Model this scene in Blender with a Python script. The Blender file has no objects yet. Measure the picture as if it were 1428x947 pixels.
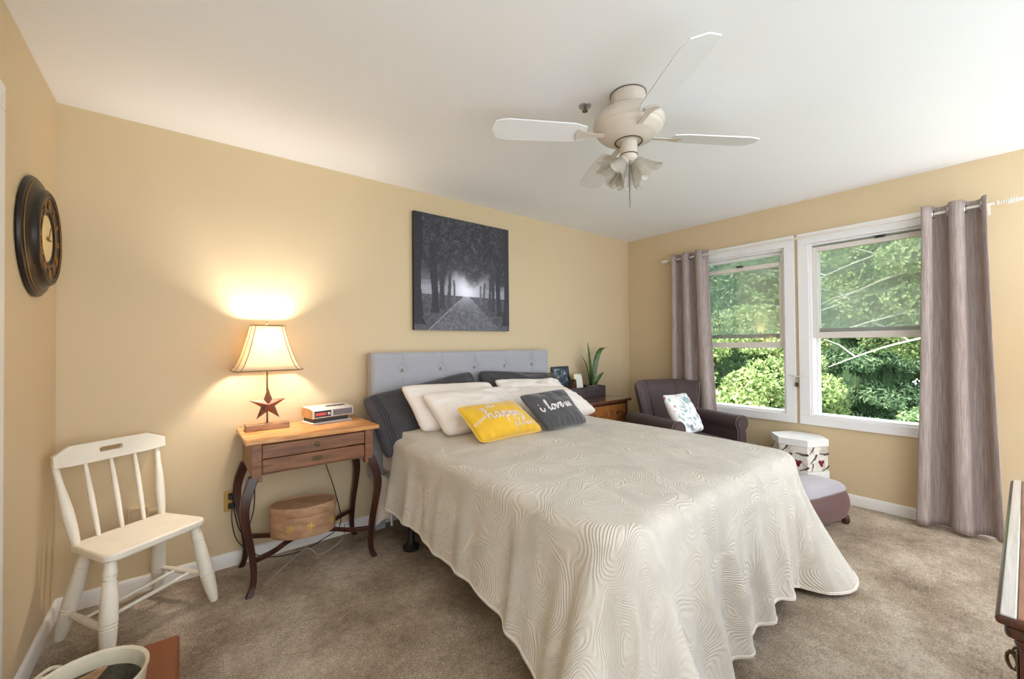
import bpy, bmesh, math, random
import numpy as np
from mathutils import Vector, Matrix, noise

PI = math.pi
sc = bpy.context.scene
COL = sc.collection

# ---------------------------------------------------------------- camera
cam_d = bpy.data.cameras.new('camera'); cam = bpy.data.objects.new('camera', cam_d); COL.objects.link(cam)
yaw, pitch, roll = 0.673590, 0.0118164, -0.0088325
F = Vector((math.sin(yaw)*math.cos(pitch), math.cos(yaw)*math.cos(pitch), math.sin(pitch)))
R0 = Vector((math.cos(yaw), -math.sin(yaw), 0)); U0 = R0.cross(F)
Rv = math.cos(roll)*R0 + math.sin(roll)*U0; Uv = math.cos(roll)*U0 - math.sin(roll)*R0
m = Matrix.Identity(4)
for i in range(3):
    m[i][0] = Rv[i]; m[i][1] = Uv[i]; m[i][2] = -F[i]
m[0][3], m[1][3], m[2][3] = -4.0431, -2.8838, 1.2621
cam.matrix_world = m
cam_d.sensor_width = 36; cam_d.lens = 573.49/1428*36; cam_d.clip_start = 0.02; cam_d.clip_end = 200
sc.camera = cam

# ---------------------------------------------------------------- world, sun, exposure
WORLD_STR = 2.4; SUN_STR = 7.0; EXPO = 0.47
w = bpy.data.worlds.new('world'); sc.world = w; w.use_nodes = True
bg = w.node_tree.nodes['Background']; bg.inputs[0].default_value = (0.88, 0.94, 1.0, 1); bg.inputs[1].default_value = WORLD_STR
sun_d = bpy.data.lights.new('sun', 'SUN'); sun_d.energy = SUN_STR; sun_d.angle = math.radians(1.0); sun_d.color = (1, 0.95, 0.82)
sun = bpy.data.objects.new('sun', sun_d); COL.objects.link(sun)
sun.rotation_euler = Vector((0.62, -0.35, -0.75)).to_track_quat('-Z', 'Y').to_euler()
sc.view_settings.view_transform = 'Standard'; sc.view_settings.look = 'None'
sc.view_settings.exposure = EXPO; sc.view_settings.gamma = 1; sc.view_settings.use_curve_mapping = False
sc.cycles.max_bounces = 10; sc.cycles.diffuse_bounces = 6; sc.cycles.transparent_max_bounces = 16
sc.cycles.caustics_reflective = False; sc.cycles.caustics_refractive = False
sc.cycles.use_denoising = True; sc.cycles.sample_clamp_indirect = 6

# ---------------------------------------------------------------- materials
def lin(c):
    return tuple(((v/255)/12.92 if v/255 <= 0.04045 else ((v/255+0.055)/1.055)**2.4) for v in c)
class N:
    def __init__(s, name):
        s.m = bpy.data.materials.new(name); s.m.use_nodes = True; s.t = s.m.node_tree
        s.b = s.t.nodes['Principled BSDF']; s.out = s.t.nodes['Material Output']
    def n(s, typ, **k):
        nd = s.t.nodes.new(typ)
        for a, b in k.items():
            if a.startswith('i_'):
                key = a[2:]; key = int(key) if key.isdigit() else key.replace('_', ' ')
                nd.inputs[key].default_value = b
            else: setattr(nd, a, b)
        return nd
    def l(s, a, b): s.t.links.new(a, b)
    def coord(s, kind='Object', scale=(1, 1, 1)):
        tc = s.n('ShaderNodeTexCoord'); mp = s.n('ShaderNodeMapping'); mp.inputs['Scale'].default_value = scale
        s.l(tc.outputs[kind], mp.inputs[0]); return mp.outputs[0]
    def noise(s, vec, scale, detail=4, rough=0.55, dist=0):
        nd = s.n('ShaderNodeTexNoise'); nd.inputs['Scale'].default_value = scale; nd.inputs['Detail'].default_value = detail
        nd.inputs['Roughness'].default_value = rough; nd.inputs['Distortion'].default_value = dist
        s.l(vec, nd.inputs['Vector']); return nd.outputs['Fac']
    def ramp(s, fac, stops):
        r = s.n('ShaderNodeValToRGB'); cr = r.color_ramp
        while len(cr.elements) < len(stops): cr.elements.new(0.5)
        for e, (p, c) in zip(cr.elements, stops): e.position = p; e.color = (*c[:3], 1)
        s.l(fac, r.inputs[0]); return r.outputs[0]
    def bump(s, h, strength, dist=0.01):
        b = s.n('ShaderNodeBump'); b.inputs['Strength'].default_value = strength; b.inputs['Distance'].default_value = dist
        s.l(h, b.inputs['Height']); s.l(b.outputs[0], s.b.inputs['Normal']); return b
    def base(s, c): s.b.inputs['Base Color'].default_value = (*c[:3], 1)
    def set(s, rough=0.5, metal=0, spec=None):
        s.b.inputs['Roughness'].default_value = rough; s.b.inputs['Metallic'].default_value = metal
        if spec is not None: s.b.inputs['Specular IOR Level'].default_value = spec

def plain(name, c, rough=0.6, metal=0, vary=0.06, scale=8, bump=0.0, bscale=200, spec=None):
    a = N(name); a.set(rough, metal, spec); v = a.coord()
    f = a.noise(v, scale, 3)
    a.l(a.ramp(f, [(0.3, tuple(x*(1-vary) for x in c)), (0.7, tuple(min(1, x*(1+vary)) for x in c))]), a.b.inputs['Base Color'])
    if bump: a.bump(a.noise(v, bscale, 2), bump, 0.003)
    return a.m
def wood(name, c1, c2, rough=0.4, scale=(1, 12, 12), gs=3.0, c3=None, coat=0):
    a = N(name); a.set(rough); v = a.coord('Object', scale)
    f = a.noise(v, gs, 6, 0.6, 0.4)
    st = [(0.3, c1), (0.62, c2)] + ([(0.8, c3)] if c3 else [])
    a.l(a.ramp(f, st), a.b.inputs['Base Color']); a.bump(f, 0.08, 0.003)
    a.b.inputs['Coat Weight'].default_value = coat; a.b.inputs['Coat Roughness'].default_value = 0.15
    return a.m
def fabric(name, c, rough=0.85, weave=900, bump=0.25, vary=0.08, sheen=0.2, scale=6, stretch=(1, 1, 1)):
    a = N(name); a.set(rough, spec=0.25); v = a.coord('Object', stretch)
    f = a.noise(v, scale, 4)
    a.l(a.ramp(f, [(0.3, tuple(x*(1-vary) for x in c)), (0.7, tuple(min(1, x*(1+vary)) for x in c))]), a.b.inputs['Base Color'])
    a.bump(a.noise(v, weave, 2), bump, 0.002); a.b.inputs['Sheen Weight'].default_value = sheen
    return a.m

WALL = lin((210, 190, 155))
MAT = {}
MAT['wall'] = plain('wall_paint', WALL, 0.55, vary=0.012, scale=1.5, bump=0.06, bscale=120, spec=0.3)
MAT['ceiling'] = plain('ceiling_paint', lin((240, 241, 244)), 0.8, vary=0.01, scale=2, bump=0.04, bscale=90)
MAT['trim'] = plain('white_trim_paint', lin((232, 228, 224)), 0.35, vary=0.01)
MAT['vinyl'] = plain('white_vinyl', lin((235, 234, 234)), 0.3, vary=0.01)
MAT['vinyl_warm'] = plain('cream_vinyl', lin((222, 214, 206)), 0.35, vary=0.01)
MAT['vinyl_gray'] = plain('gray_vinyl', lin((150, 152, 150)), 0.4, vary=0.02)
def carpet():
    a = N('carpet'); a.set(0.95, spec=0.1); v = a.coord()
    big = a.noise(v, 2.6, 4, 0.6, 0.2); tuft = a.noise(v, 120, 4, 0.75); mid = a.noise(v, 28, 3, 0.6)
    mx = a.n('ShaderNodeMath', operation='MULTIPLY_ADD'); a.l(big, mx.inputs[0]); mx.inputs[1].default_value = 0.5
    m2 = a.n('ShaderNodeMath', operation='MULTIPLY_ADD'); a.l(tuft, m2.inputs[0]); m2.inputs[1].default_value = 0.55
    m3 = a.n('ShaderNodeMath', operation='MULTIPLY'); a.l(mid, m3.inputs[0]); m3.inputs[1].default_value = 0.2
    a.l(m3.outputs[0], m2.inputs[2]); a.l(m2.outputs[0], mx.inputs[2])
    a.l(a.ramp(mx.outputs[0], [(0.46, lin((112, 92, 70))), (0.56, lin((174, 152, 126))), (0.64, lin((204, 183, 157))), (0.74, lin((244, 228, 206)))]), a.b.inputs['Base Color'])
    a.bump(m2.outputs[0], 1.0, 0.035); a.b.inputs['Sheen Weight'].default_value = 0.15
    return a.m
MAT['carpet'] = carpet()
def glass(name, spec=0.06, tint=(0.97, 0.99, 0.98)):
    a = N(name); t = a.t; t.nodes.remove(a.b)
    tr = a.n('ShaderNodeBsdfTransparent'); tr.inputs[0].default_value = (*tint, 1)
    gl = a.n('ShaderNodeBsdfGlossy'); gl.inputs['Roughness'].default_value = 0.03
    mx = a.n('ShaderNodeMixShader'); mx.inputs[0].default_value = spec
    a.l(tr.outputs[0], mx.inputs[1]); a.l(gl.outputs[0], mx.inputs[2]); a.l(mx.outputs[0], a.out.inputs[0]); return a.m
MAT['glass'] = glass('window_glass')
def screen():
    a = N('insect_screen'); a.base(lin((190, 205, 200))); a.set(0.8)
    tr = a.n('ShaderNodeBsdfTransparent'); mx = a.n('ShaderNodeMixShader'); mx.inputs[0].default_value = 0.38
    a.l(tr.outputs[0], mx.inputs[1]); a.l(a.b.outputs[0], mx.inputs[2]); a.l(mx.outputs[0], a.out.inputs[0]); return a.m
MAT['screen'] = screen()

# ---------------------------------------------------------------- mesh helpers
class M:
    def __init__(s): s.v = []; s.f = []; s.mi = []; s.cur = 0
    def add(s, vs, fs, T=None):
        o = len(s.v)
        for p in vs:
            p = Vector(p); s.v.append(tuple(T @ p) if T else tuple(p))
        for f in fs: s.f.append([o+i for i in f]); s.mi.append(s.cur)
        return s
    def box(s, x0, x1, y0, y1, z0, z1, T=None):
        vs = [(x, y, z) for z in (z0, z1) for y in (y0, y1) for x in (x0, x1)]
        return s.add(vs, [(0, 2, 3, 1), (4, 5, 7, 6), (0, 1, 5, 4), (2, 6, 7, 3), (0, 4, 6, 2), (1, 3, 7, 5)], T)
    def tube(s, pts, r, n=8, cap=True, closed=False, flat=None):
        pts = [Vector(p) for p in pts]; k = len(pts); rs = r if isinstance(r, (list, tuple)) else [r]*k
        ref = None; rings = []; o = len(s.v)
        for i, p in enumerate(pts):
            if closed: d = pts[(i+1) % k]-pts[i-1]
            else: d = pts[min(i+1, k-1)]-pts[max(i-1, 0)]
            d = d.normalized() if d.length > 1e-9 else Vector((0, 0, 1))
            if ref is None:
                ref = Vector((0, 0, 1)) if abs(d.z) < 0.9 else Vector((1, 0, 0))
            a = (ref-d*ref.dot(d)).normalized(); ref = a; b = d.cross(a)
            for j in range(n):
                t = 2*PI*j/n; s.v.append(tuple(p+(a*math.cos(t)+b*math.sin(t))*rs[i]))
        m_ = k if closed else k-1
        for i in range(m_):
            i2 = (i+1) % k
            for j in range(n):
                j2 = (j+1) % n; s.f.append([o+i*n+j, o+i*n+j2, o+i2*n+j2, o+i2*n+j]); s.mi.append(s.cur)
        if cap and not closed:
            s.f.append([o+j for j in range(n)][::-1]); s.mi.append(s.cur)
            s.f.append([o+(k-1)*n+j for j in range(n)]); s.mi.append(s.cur)
        return s
    def lathe(s, prof, n=32, T=None, sx=1, sy=1, cap=True):
        vs = []; fs = []
        for r, z in prof:
            for j in range(n):
                t = 2*PI*j/n; vs.append((r*sx*math.cos(t), r*sy*math.sin(t), z))
        for i in range(len(prof)-1):
            for j in range(n):
                j2 = (j+1) % n; fs.append((i*n+j, i*n+j2, (i+1)*n+j2, (i+1)*n+j))
        if cap:
            if prof[0][0] > 1e-6: fs.append(tuple(range(n))[::-1])
            if prof[-1][0] > 1e-6: fs.append(tuple((len(prof)-1)*n+j for j in range(n)))
        return s.add(vs, fs, T)
    def prism(s, poly, h0, h1, axis='z', T=None):
        def mp(a, b, h):
            return {'z': (a, b, h), 'y': (a, h, b), 'x': (h, a, b)}[axis]
        n = len(poly); vs = [mp(a, b, h0) for a, b in poly]+[mp(a, b, h1) for a, b in poly]
        fs = [tuple(range(n))[::-1], tuple(range(n, 2*n))]+[(i, (i+1) % n, n+(i+1) % n, n+i) for i in range(n)]
        return s.add(vs, fs, T)
    def grid(s, fn, nu, nv, closeu=False, T=None):
        vs = [fn(i/(nu if closeu else nu-1), j/(nv-1)) for j in range(nv) for i in range(nu)]
        fs = []
        for j in range(nv-1):
            for i in range(nu if closeu else nu-1):
                i2 = (i+1) % nu; fs.append((j*nu+i, j*nu+i2, (j+1)*nu+i2, (j+1)*nu+i))
        return s.add(vs, fs, T)

def obj(name, mb, mat, parent=None, bevel=0, sub=0, smooth=True, angle=38, solid=0, segs=2, fix=True):
    me = bpy.data.meshes.new(name); me.from_pydata(mb.v, [], mb.f)
    mats = mat if isinstance(mat, (list, tuple)) else [mat]
    for k in mats: me.materials.append(MAT[k] if isinstance(k, str) else k)
    if len(mats) > 1: me.polygons.foreach_set('material_index', mb.mi)
    if fix:
        bm = bmesh.new(); bm.from_mesh(me); bmesh.ops.recalc_face_normals(bm, faces=bm.faces); bm.to_mesh(me); bm.free()
    me.polygons.foreach_set('use_smooth', [smooth]*len(me.polygons))
    if smooth: me.set_sharp_from_angle(angle=math.radians(angle))
    me.update()
    o = bpy.data.objects.new(name, me); COL.objects.link(o)
    if parent: o.parent = parent
    if solid:
        md = o.modifiers.new('solid', 'SOLIDIFY'); md.thickness = solid; md.offset = 0
    if bevel:
        md = o.modifiers.new('bevel', 'BEVEL'); md.width = bevel; md.segments = segs; md.limit_method = 'ANGLE'; md.angle_limit = math.radians(40)
    if sub:
        md = o.modifiers.new('sub', 'SUBSURF'); md.levels = sub; md.render_levels = sub
    return o
def tag(o, label, cat, group=None, kind=None):
    o['label'] = label; o['category'] = cat
    if group: o['group'] = group
    if kind: o['kind'] = kind
    return o
def thing(name, label, cat, loc=(0, 0, 0), rotz=0, group=None):
    o = bpy.data.objects.new(name, None); COL.objects.link(o); o.empty_display_size = 0.05
    o.location = loc; o.rotation_euler = (0, 0, rotz); return tag(o, label, cat, group)
def struct(name, mb, mat, parent=None, **k):
    o = obj(name, mb, mat, parent, **k)
    if not parent: o['kind'] = 'structure'
    return o
def TR(x=0, y=0, z=0, rx=0, ry=0, rz=0, s=None):
    T = Matrix.Translation((x, y, z)) @ Matrix.Rotation(rz, 4, 'Z') @ Matrix.Rotation(ry, 4, 'Y') @ Matrix.Rotation(rx, 4, 'X')
    return T
def crom(pts, k=6):
    pts = [tuple(p) for p in pts]; P = [pts[0]]+pts+[pts[-1]]; out = []
    for i in range(1, len(P)-2):
        p0, p1, p2, p3 = [np.array(q, float) for q in P[i-1:i+3]]
        for j in range(k):
            t = j/k; out.append(tuple(0.5*((2*p1)+(-p0+p2)*t+(2*p0-5*p1+4*p2-p3)*t*t+(-p0+3*p1-3*p2+p3)*t**3)))
    out.append(pts[-1]); return out
def nz(x, y=0, z=0): return noise.noise(Vector((x, y, z)))
def interp(x, xs, ys): return float(np.interp(x, xs, ys))

# ---------------------------------------------------------------- the room
W = 4.519; H = 2.44; YF = -3.46
struct('floor', M().box(-W-0.12, 0.14, YF, 0.12, -0.10, 0.0), 'carpet')
struct('ceiling', M().box(-W-0.12, 0.16, YF, 0.14, H, H+0.12), 'ceiling')
struct('wall_back', M().box(-W-0.12, 0.14, 0, 0.12, 0, H), 'wall')
win = [(-0.81, -1.59), (-1.765, -2.54)]; WZ0, WZ1 = 0.65, 2.07
mr = M()
ys = [0.0, -0.81, -1.59, -1.765, -2.54, -3.0]
mr.box(0, 0.14, ys[1], 0, 0, H); mr.box(0, 0.14, ys[3], ys[2], WZ0, WZ1); mr.box(0, 0.14, ys[5], ys[4], 0, H)
mr.box(0, 0.14, ys[4], ys[1], 0, WZ0); mr.box(0, 0.14, ys[4], ys[1], WZ1, H)
struct('wall_right', mr, 'wall')
ml = M(); ml.box(-W-0.12, -W, -0.885, 0, 0, H); ml.box(-W-0.12, -W, -1.80, -0.885, 2.04, H); ml.box(-W-0.12, -W, YF-0.1, -1.80, 0, H)
struct('wall_left', ml, 'wall')
def base_profile(): return [(0, 0), (0.014, 0), (0.014, 0.062), (0.009, 0.074), (0.004, 0.079), (0, 0.079)]
b = M(); b.prism([(-y, z) for y, z in base_profile()], -W, 0, 'x'); struct('baseboard_back', b, 'trim')
b = M(); b.prism([(-x, z) for x, z in base_profile()], -3.0, -0.0, 'y'); struct('baseboard_right', b, 'trim')
b = M(); b.prism([(-W+x, z) for x, z in base_profile()], -0.80, 0, 'y'); struct('baseboard_left', b, 'trim')
# door casing at the far left of the view, with a closed panel door
dr = M()
dr.box(-W, -W+0.018, -0.885, -0.80, 0, 2.04); dr.box(-W, -W+0.018, -1.885, -1.80, 0, 2.04)
dr.prism([(-0.80, 2.125), (-1.885, 2.125), (-1.80, 2.04), (-0.885, 2.04)], -W, -W+0.018, 'x')
dr.prism([(-0.80, 2.125), (-0.80, 2.04), (-0.885, 2.04)], -W, -W+0.018, 'x')
dr.prism([(-1.885, 2.125), (-1.885, 2.04), (-1.80, 2.04)], -W, -W+0.018, 'x')
door = struct('door_1', dr, 'trim', bevel=0.003)
dl = M(); dl.box(-W-0.06, -W-0.02, -1.795, -0.89, 0.01, 2.035)
obj('door_panel', dl, 'trim', door, bevel=0.003)
obj('door_handle', M().lathe([(0, 0), (0.025, 0.0), (0.012, 0.01), (0.01, 0.03), (0.026, 0.045), (0.026, 0.06), (0, 0.068)], 16, TR(-W-0.02, -1.72, 0.95, 0, PI/2, 0)), plain('brass', lin((170, 130, 70)), 0.3, 1), door)

# windows
def window(idx, ya, yb, inner_z, outer_z, latch_y):
    root = M()
    wa, wb_ = ya, yb; oa, ob_ = (ya-0.07 if idx == 1 else ya-0.075), yb+0.075
    zb, zt = 0.58, 2.16
    root.box(-0.02, 0, oa, ya, WZ0, WZ1); root.box(-0.02, 0, yb, ob_, WZ0, WZ1)
    root.box(-0.02, 0, yb, ya, WZ1, zt-0.035); root.box(-0.024, 0, yb, ya, zb, WZ0)
    root.box(-0.028, 0, yb, ya, zt-0.035, zt)
    ya, yb = oa, ob_
    # jamb liner
    root.box(0, 0.14, ya-0.018, ya, WZ0, WZ1); root.box(0, 0.14, yb, yb+0.018, WZ0, WZ1)
    root.box(0, 0.14, yb+0.018, ya-0.018, WZ0, WZ0+0.016); root.box(0, 0.14, yb+0.018, ya-0.018, WZ1-0.016, WZ1)
    wo = struct('window_%d' % idx, root, 'vinyl', bevel=0.002)
    y0, y1 = ya-0.019, yb+0.019
    def sash(name, x0, x1, z0, z1, sw, bot, top, mat):
        s = M()
        s.box(x0, x1, y0-sw, y0, z0, z1); s.box(x0, x1, y1, y1+sw, z0, z1)
        s.box(x0, x1, y1+sw, y0-sw, z0, z0+bot); s.box(x0, x1, y1+sw, y0-sw, z1-top, z1)
        so = obj(name, s, mat, wo, bevel=0.002)
        g = M(); xm = (x0+x1)/2; g.box(xm-0.002, xm+0.002, y1+sw-0.005, y0-sw+0.005, z0+bot-0.005, z1-top+0.005)
        obj('pane', g, 'glass', so)
        return so
    si = sash('inner_sash', 0.022, 0.052, inner_z[0], inner_z[1], 0.034, 0.05, 0.038, 'vinyl_warm')
    so = sash('outer_sash', 0.062, 0.092, outer_z[0], outer_z[1], 0.036, 0.035, 0.026, 'vinyl')
    obj('bottom_rail', M().box(0.058, 0.062, y1+0.036, y0-0.036, outer_z[0], outer_z[0]+0.036), 'vinyl_gray', so)
    la = M(); la.box(0.010, 0.03, latch_y-0.028, latch_y+0.028, inner_z[1]-0.004, inner_z[1]+0.008)
    la.box(0.004, 0.016, latch_y-0.01, latch_y+0.034, inner_z[1]+0.006, inner_z[1]+0.014)
    obj('sash_latch', la, plain('dark_latch', (0.03, 0.03, 0.03), 0.4), si)
    sc_ = M(); sc_.box(0.112, 0.113, y1, y0, outer_z[0]+0.01, WZ1-0.018)
    obj('insect_screen', sc_, 'screen', wo)
    tr = M(); tr.box(0.10, 0.125, y0-0.02, y0, WZ0+0.016, WZ1-0.016); tr.box(0.10, 0.125, y1, y1+0.02, WZ0+0.016, WZ1-0.016)
    obj('outer_track', tr, 'vinyl', wo)
    return wo
window(1, -0.74, -1.665, (1.212, 1.962), (1.30, 2.054), -1.22)
window(2, -1.69, -2.615, (1.29, 2.04), (1.335, 2.05), -2.21)

# ---------------------------------------------------------------- outdoors
def leaves_material(name, cols, rough=0.55, trans=0.25):
    a = N(name); a.set(rough, spec=0.3); v = a.coord('Object')
    f = a.noise(v, 1.3, 3); g = a.n('ShaderNodeTexWhiteNoise'); 
    a.l(v, g.inputs['Vector'])
    sn = a.n('ShaderNodeVectorMath', operation='SNAP'); a.l(v, sn.inputs[0]); sn.inputs[1].default_value = (0.09, 0.09, 0.09)
    a.l(sn.outputs[0], g.inputs['Vector'])
    ad = a.n('ShaderNodeMath', operation='MULTIPLY_ADD'); a.l(g.outputs['Value'], ad.inputs[0]); ad.inputs[1].default_value = 0.55
    sb = a.n('ShaderNodeMath', operation='MULTIPLY'); a.l(f, sb.inputs[0]); sb.inputs[1].default_value = 0.5
    a.l(sb.outputs[0], ad.inputs[2])
    c = a.ramp(ad.outputs[0], [(0.15, cols[0]), (0.45, cols[1]), (0.7, cols[2]), (0.85, cols[3])])
    a.l(c, a.b.inputs['Base Color'])
    tl = a.n('ShaderNodeBsdfTranslucent'); a.l(c, tl.inputs[0])
    mx = a.n('ShaderNodeMixShader'); mx.inputs[0].default_value = trans
    a.l(a.b.outputs[0], mx.inputs[1]); a.l(tl.outputs[0], mx.inputs[2]); a.l(mx.outputs[0], a.out.inputs[0])
    return a.m
MAT['maple'] = leaves_material('maple_leaves', [lin((104, 132, 84)), lin((150, 176, 112)), lin((196, 210, 148)), lin((238, 236, 190))])
MAT['oak'] = leaves_material('green_leaves', [lin((84, 116, 80)), lin((118, 150, 106)), lin((150, 178, 130)), lin((196, 204, 140))])
MAT['conifer'] = leaves_material('conifer_needles', [lin((74, 104, 80)), lin((104, 136, 104)), lin((136, 164, 128)), lin((170, 188, 150))])
MAT['hull_shade'] = plain('inner_foliage', lin((60, 84, 54)), 0.9, vary=0.6, scale=24)  # crown core in darkened green, shade between the leaves put into the colour
MAT['bark'] = plain('bark', lin((92, 78, 66)), 0.9, vary=0.3, scale=10)
MAT['palebark'] = plain('pale_bark', lin((196, 192, 178)), 0.9, vary=0.1, scale=10)
MAT['grass'] = plain('lawn', lin((80, 105, 52)), 0.9, vary=0.3, scale=3)
GZ = -2.9
struct('ground_outside', M().box(0.2, 26, -16, 18, GZ-0.2, GZ), 'grass')
def crown_mesh(name, n, size, shape, seed, conifer=False):
    rng = np.random.default_rng(seed)
    if conifer:
        h = rng.random(n)**1.25
        ang = rng.random(n)*2*np.pi
        tier = 0.75+0.25*np.cos(h*2*np.pi*11)
        rad = shape[0]*(1-h)*tier*(0.55+0.45*rng.random(n)**0.5)*(1+0.18*np.sin(ang*7+h*30))+0.05
        P = np.stack([rad*np.cos(ang), rad*np.sin(ang), shape[2]*(h*2-1)-0.22*rad], 1)
    else:
        K = 150
        d = rng.normal(size=(K, 3)); d /= np.linalg.norm(d, axis=1)[:, None]
        cen = d*np.array(shape)*(0.45+0.5*rng.random((K, 1)))
        k = rng.integers(0, K, n); q = rng.normal(size=(n, 3)); q /= np.linalg.norm(q, axis=1)[:, None]
        rr = np.array(shape).mean()*0.20*(0.75+0.4*rng.random((n, 1)))
        P = cen[k]+q*rr*np.array([1.1, 1.1, 0.7])
    a = rng.normal(size=(n, 3)); a /= np.linalg.norm(a, axis=1)[:, None]
    b_ = np.cross(a, rng.normal(size=(n, 3))); b_ /= np.linalg.norm(b_, axis=1)[:, None]
    s = size*(0.6+0.8*rng.random((n, 1)))
    asp = 0.28 if conifer else 0.55
    v = np.stack([P-a*s, P+b_*s*asp, P+a*s, P-b_*s*asp], 1).reshape(-1, 3)
    me = bpy.data.meshes.new(name); me.vertices.add(4*n); me.vertices.foreach_set('co', v.astype(np.float32).ravel())
    me.loops.add(4*n); me.loops.foreach_set('vertex_index', np.arange(4*n, dtype=np.int32))
    me.polygons.add(n); me.polygons.foreach_set('loop_start', np.arange(0, 4*n, 4, dtype=np.int32)); me.polygons.foreach_set('loop_total', np.full(n, 4, dtype=np.int32))
    me.update(calc_edges=True); return me
ico = bmesh.new(); bmesh.ops.create_icosphere(ico, subdivisions=5, radius=1)
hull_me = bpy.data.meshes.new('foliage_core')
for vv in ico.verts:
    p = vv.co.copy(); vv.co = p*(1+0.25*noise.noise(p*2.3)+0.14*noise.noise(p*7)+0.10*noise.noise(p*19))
ico.to_mesh(hull_me); ico.free(); hull_me.materials.append(MAT['hull_shade'])
CM = {'maple': crown_mesh('maple_crown', 95000, 0.042, (2.1, 2.1, 2.3), 1), 'oak': crown_mesh('oak_crown', 90000, 0.050, (2.4, 2.4, 2.8), 2),
      'conifer': crown_mesh('conifer_crown', 100000, 0.065, (1.9, 1.9, 4.2), 3, True)}
for k_, me_ in CM.items(): me_.materials.append(MAT[k_])
def tree(name, kind, x, y, zc, s, rz, label, branches=0):
    t = thing(name, label, 'tree', (x, y, GZ), rz, 'trees outside the windows')
    c = bpy.data.objects.new('crown', CM[kind]); COL.objects.link(c); c.parent = t; c.location = (0, 0, zc-GZ); c.scale = (s, s, s)
    sh = {'maple': (1.0, 1.0, 1.15), 'oak': (1.15, 1.15, 1.4), 'conifer': (0.72, 0.72, 3.4)}[kind]
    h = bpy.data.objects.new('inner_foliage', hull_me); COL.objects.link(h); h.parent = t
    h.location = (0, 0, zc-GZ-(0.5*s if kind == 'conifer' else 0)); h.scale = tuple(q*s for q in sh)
    tr = M(); top = zc-GZ+0.3
    tr.tube([(0, 0, -0.05), (0.05, 0.03, top*0.4), (-0.04, 0.06, top*0.75), (0.02, 0, top)], [0.2*s, 0.16*s, 0.12*s, 0.05], 10)
    rg = random.Random(int(x*100+y*10))
    for k in range(5):
        a = rg.random()*6.28; z0 = top*(0.45+0.1*k)
        tr.tube(crom([(0, 0, z0), (0.5*s*math.cos(a), 0.5*s*math.sin(a), z0+0.35), (1.25*s*math.cos(a+0.2), 1.25*s*math.sin(a+0.2), z0+0.9)], 4), [0.07*s*(1-i/9) for i in range(9)], 6)
    obj('trunk', tr, 'bark', t)
    if branches:
        br = M()
        for k in range(branches):
            z0 = 4.0+k*0.42; yy = (k % 3-1)*0.5
            pts = crom([(0, 0, z0-0.2), (-0.9, -0.5+yy, z0+0.35), (-1.7, 0.3+yy, z0+0.1), (-2.2, 1.3+yy*1.3, z0-0.35)], 6)
            br.tube(pts, [0.035*(1-i/(len(pts)+3)) for i in range(len(pts))], 5)
            for q in (7, 11, 15):
                p = pts[q]; e = (p[0]-0.15, p[1]+0.5+0.1*k, p[2]+(0.35 if (q+k) % 2 else -0.3))
                br.tube([p, ((p[0]+e[0])/2, (p[1]+e[1])/2, (p[2]+e[2])/2+0.06), e], [0.014, 0.010, 0.004], 4)
        obj('bare_branch', br, 'palebark', t)
    return t
tree('maple_tree', 'maple', 6.6, 1.75, 0.15, 1.0, 0.3, 'yellow green leafy tree filling lower left window')
tree('maple_tree', 'maple', 7.8, -1.95, 3.0, 0.95, 1.4-PI/2-0.3, 'sunlit pale leafed tree high in the right window with bare branches', 5)
tree('conifer_tree', 'conifer', 11.4, 0.1, 1.4, 1.2, 0.5, 'dark conifer seen in middle of the right window')
tree('conifer_tree', 'conifer', 11.6, -3.4, 1.2, 1.15, 2.5, 'dark conifer beside right curtain in the right window')
tree('leafy_tree', 'oak', 12.2, 3.9, 2.2, 1.25, 4.0, 'tall green tree behind the yellow green one in left window')
tree('leafy_tree', 'oak', 6.6, -1.6, -1.7, 0.62, 1.0, 'low green bush tree at bottom of the right window')
tree('leafy_tree', 'oak', 16.6, -2.2, 3.2, 1.7, 5.0, 'far green tree behind the two conifers')
tree('leafy_tree', 'oak', 17.4, 4.2, 4.4, 1.8, 1.2, 'farthest green tree at the top of the left window')
tree('leafy_tree', 'oak', 16.5, 10.2, 2.6, 1.7, 3.0, 'far green tree partly behind the left curtain')

# ---------------------------------------------------------------- bed
MAT['hb_fab'] = fabric('headboard_linen', lin((168, 168, 174)), bump=0.2, weave=700, vary=0.03)
MAT['button'] = plain('silver_button', lin((150, 140, 132)), 0.35, 0.6)
MAT['dark_metal'] = plain('dark_metal', (0.02, 0.018, 0.016), 0.5, 0.3)
MAT['white_cloth'] = fabric('white_cotton', lin((235, 226, 218)), bump=0.12, weave=600, vary=0.015)
MAT['mattress'] = fabric('mattress_ticking', lin((225, 220, 212)), bump=0.1)
bx0, bx1, byf = -3.0, -1.47, -2.10
bed = thing('bed', 'bed with tufted grey headboard below the canvas picture', 'bed', (-2.235, -1.08, 0))
def L(x, y, z): return (x+2.235, y+1.08, z)
hb = M()
btn = [(-2.83+0.3*i*1.02, 1.085) for i in range(5)]
def hbf(u, v):
    x = -3.05+1.645*u; z = 0.36+0.85*v; d = 0
    for bx_, bz in btn:
        for bz2 in (bz, 0.87):
            r = math.hypot(x-bx_, z-bz2); d += 0.030*math.exp(-(r/0.028)**2)+0.012*math.exp(-(r/0.09)**2)
        d += 0.008*math.exp(-((x-bx_)/0.008)**2)
    e = min(u, 1-u)*1.645; e2 = min(v, 1-v)*0.85
    y = -0.125+d
    if e < 0.025: y += 0.02*(1-e/0.025)**2
    if e2 < 0.025: y += 0.02*(1-e2/0.025)**2
    return L(x, y, z)
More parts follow.
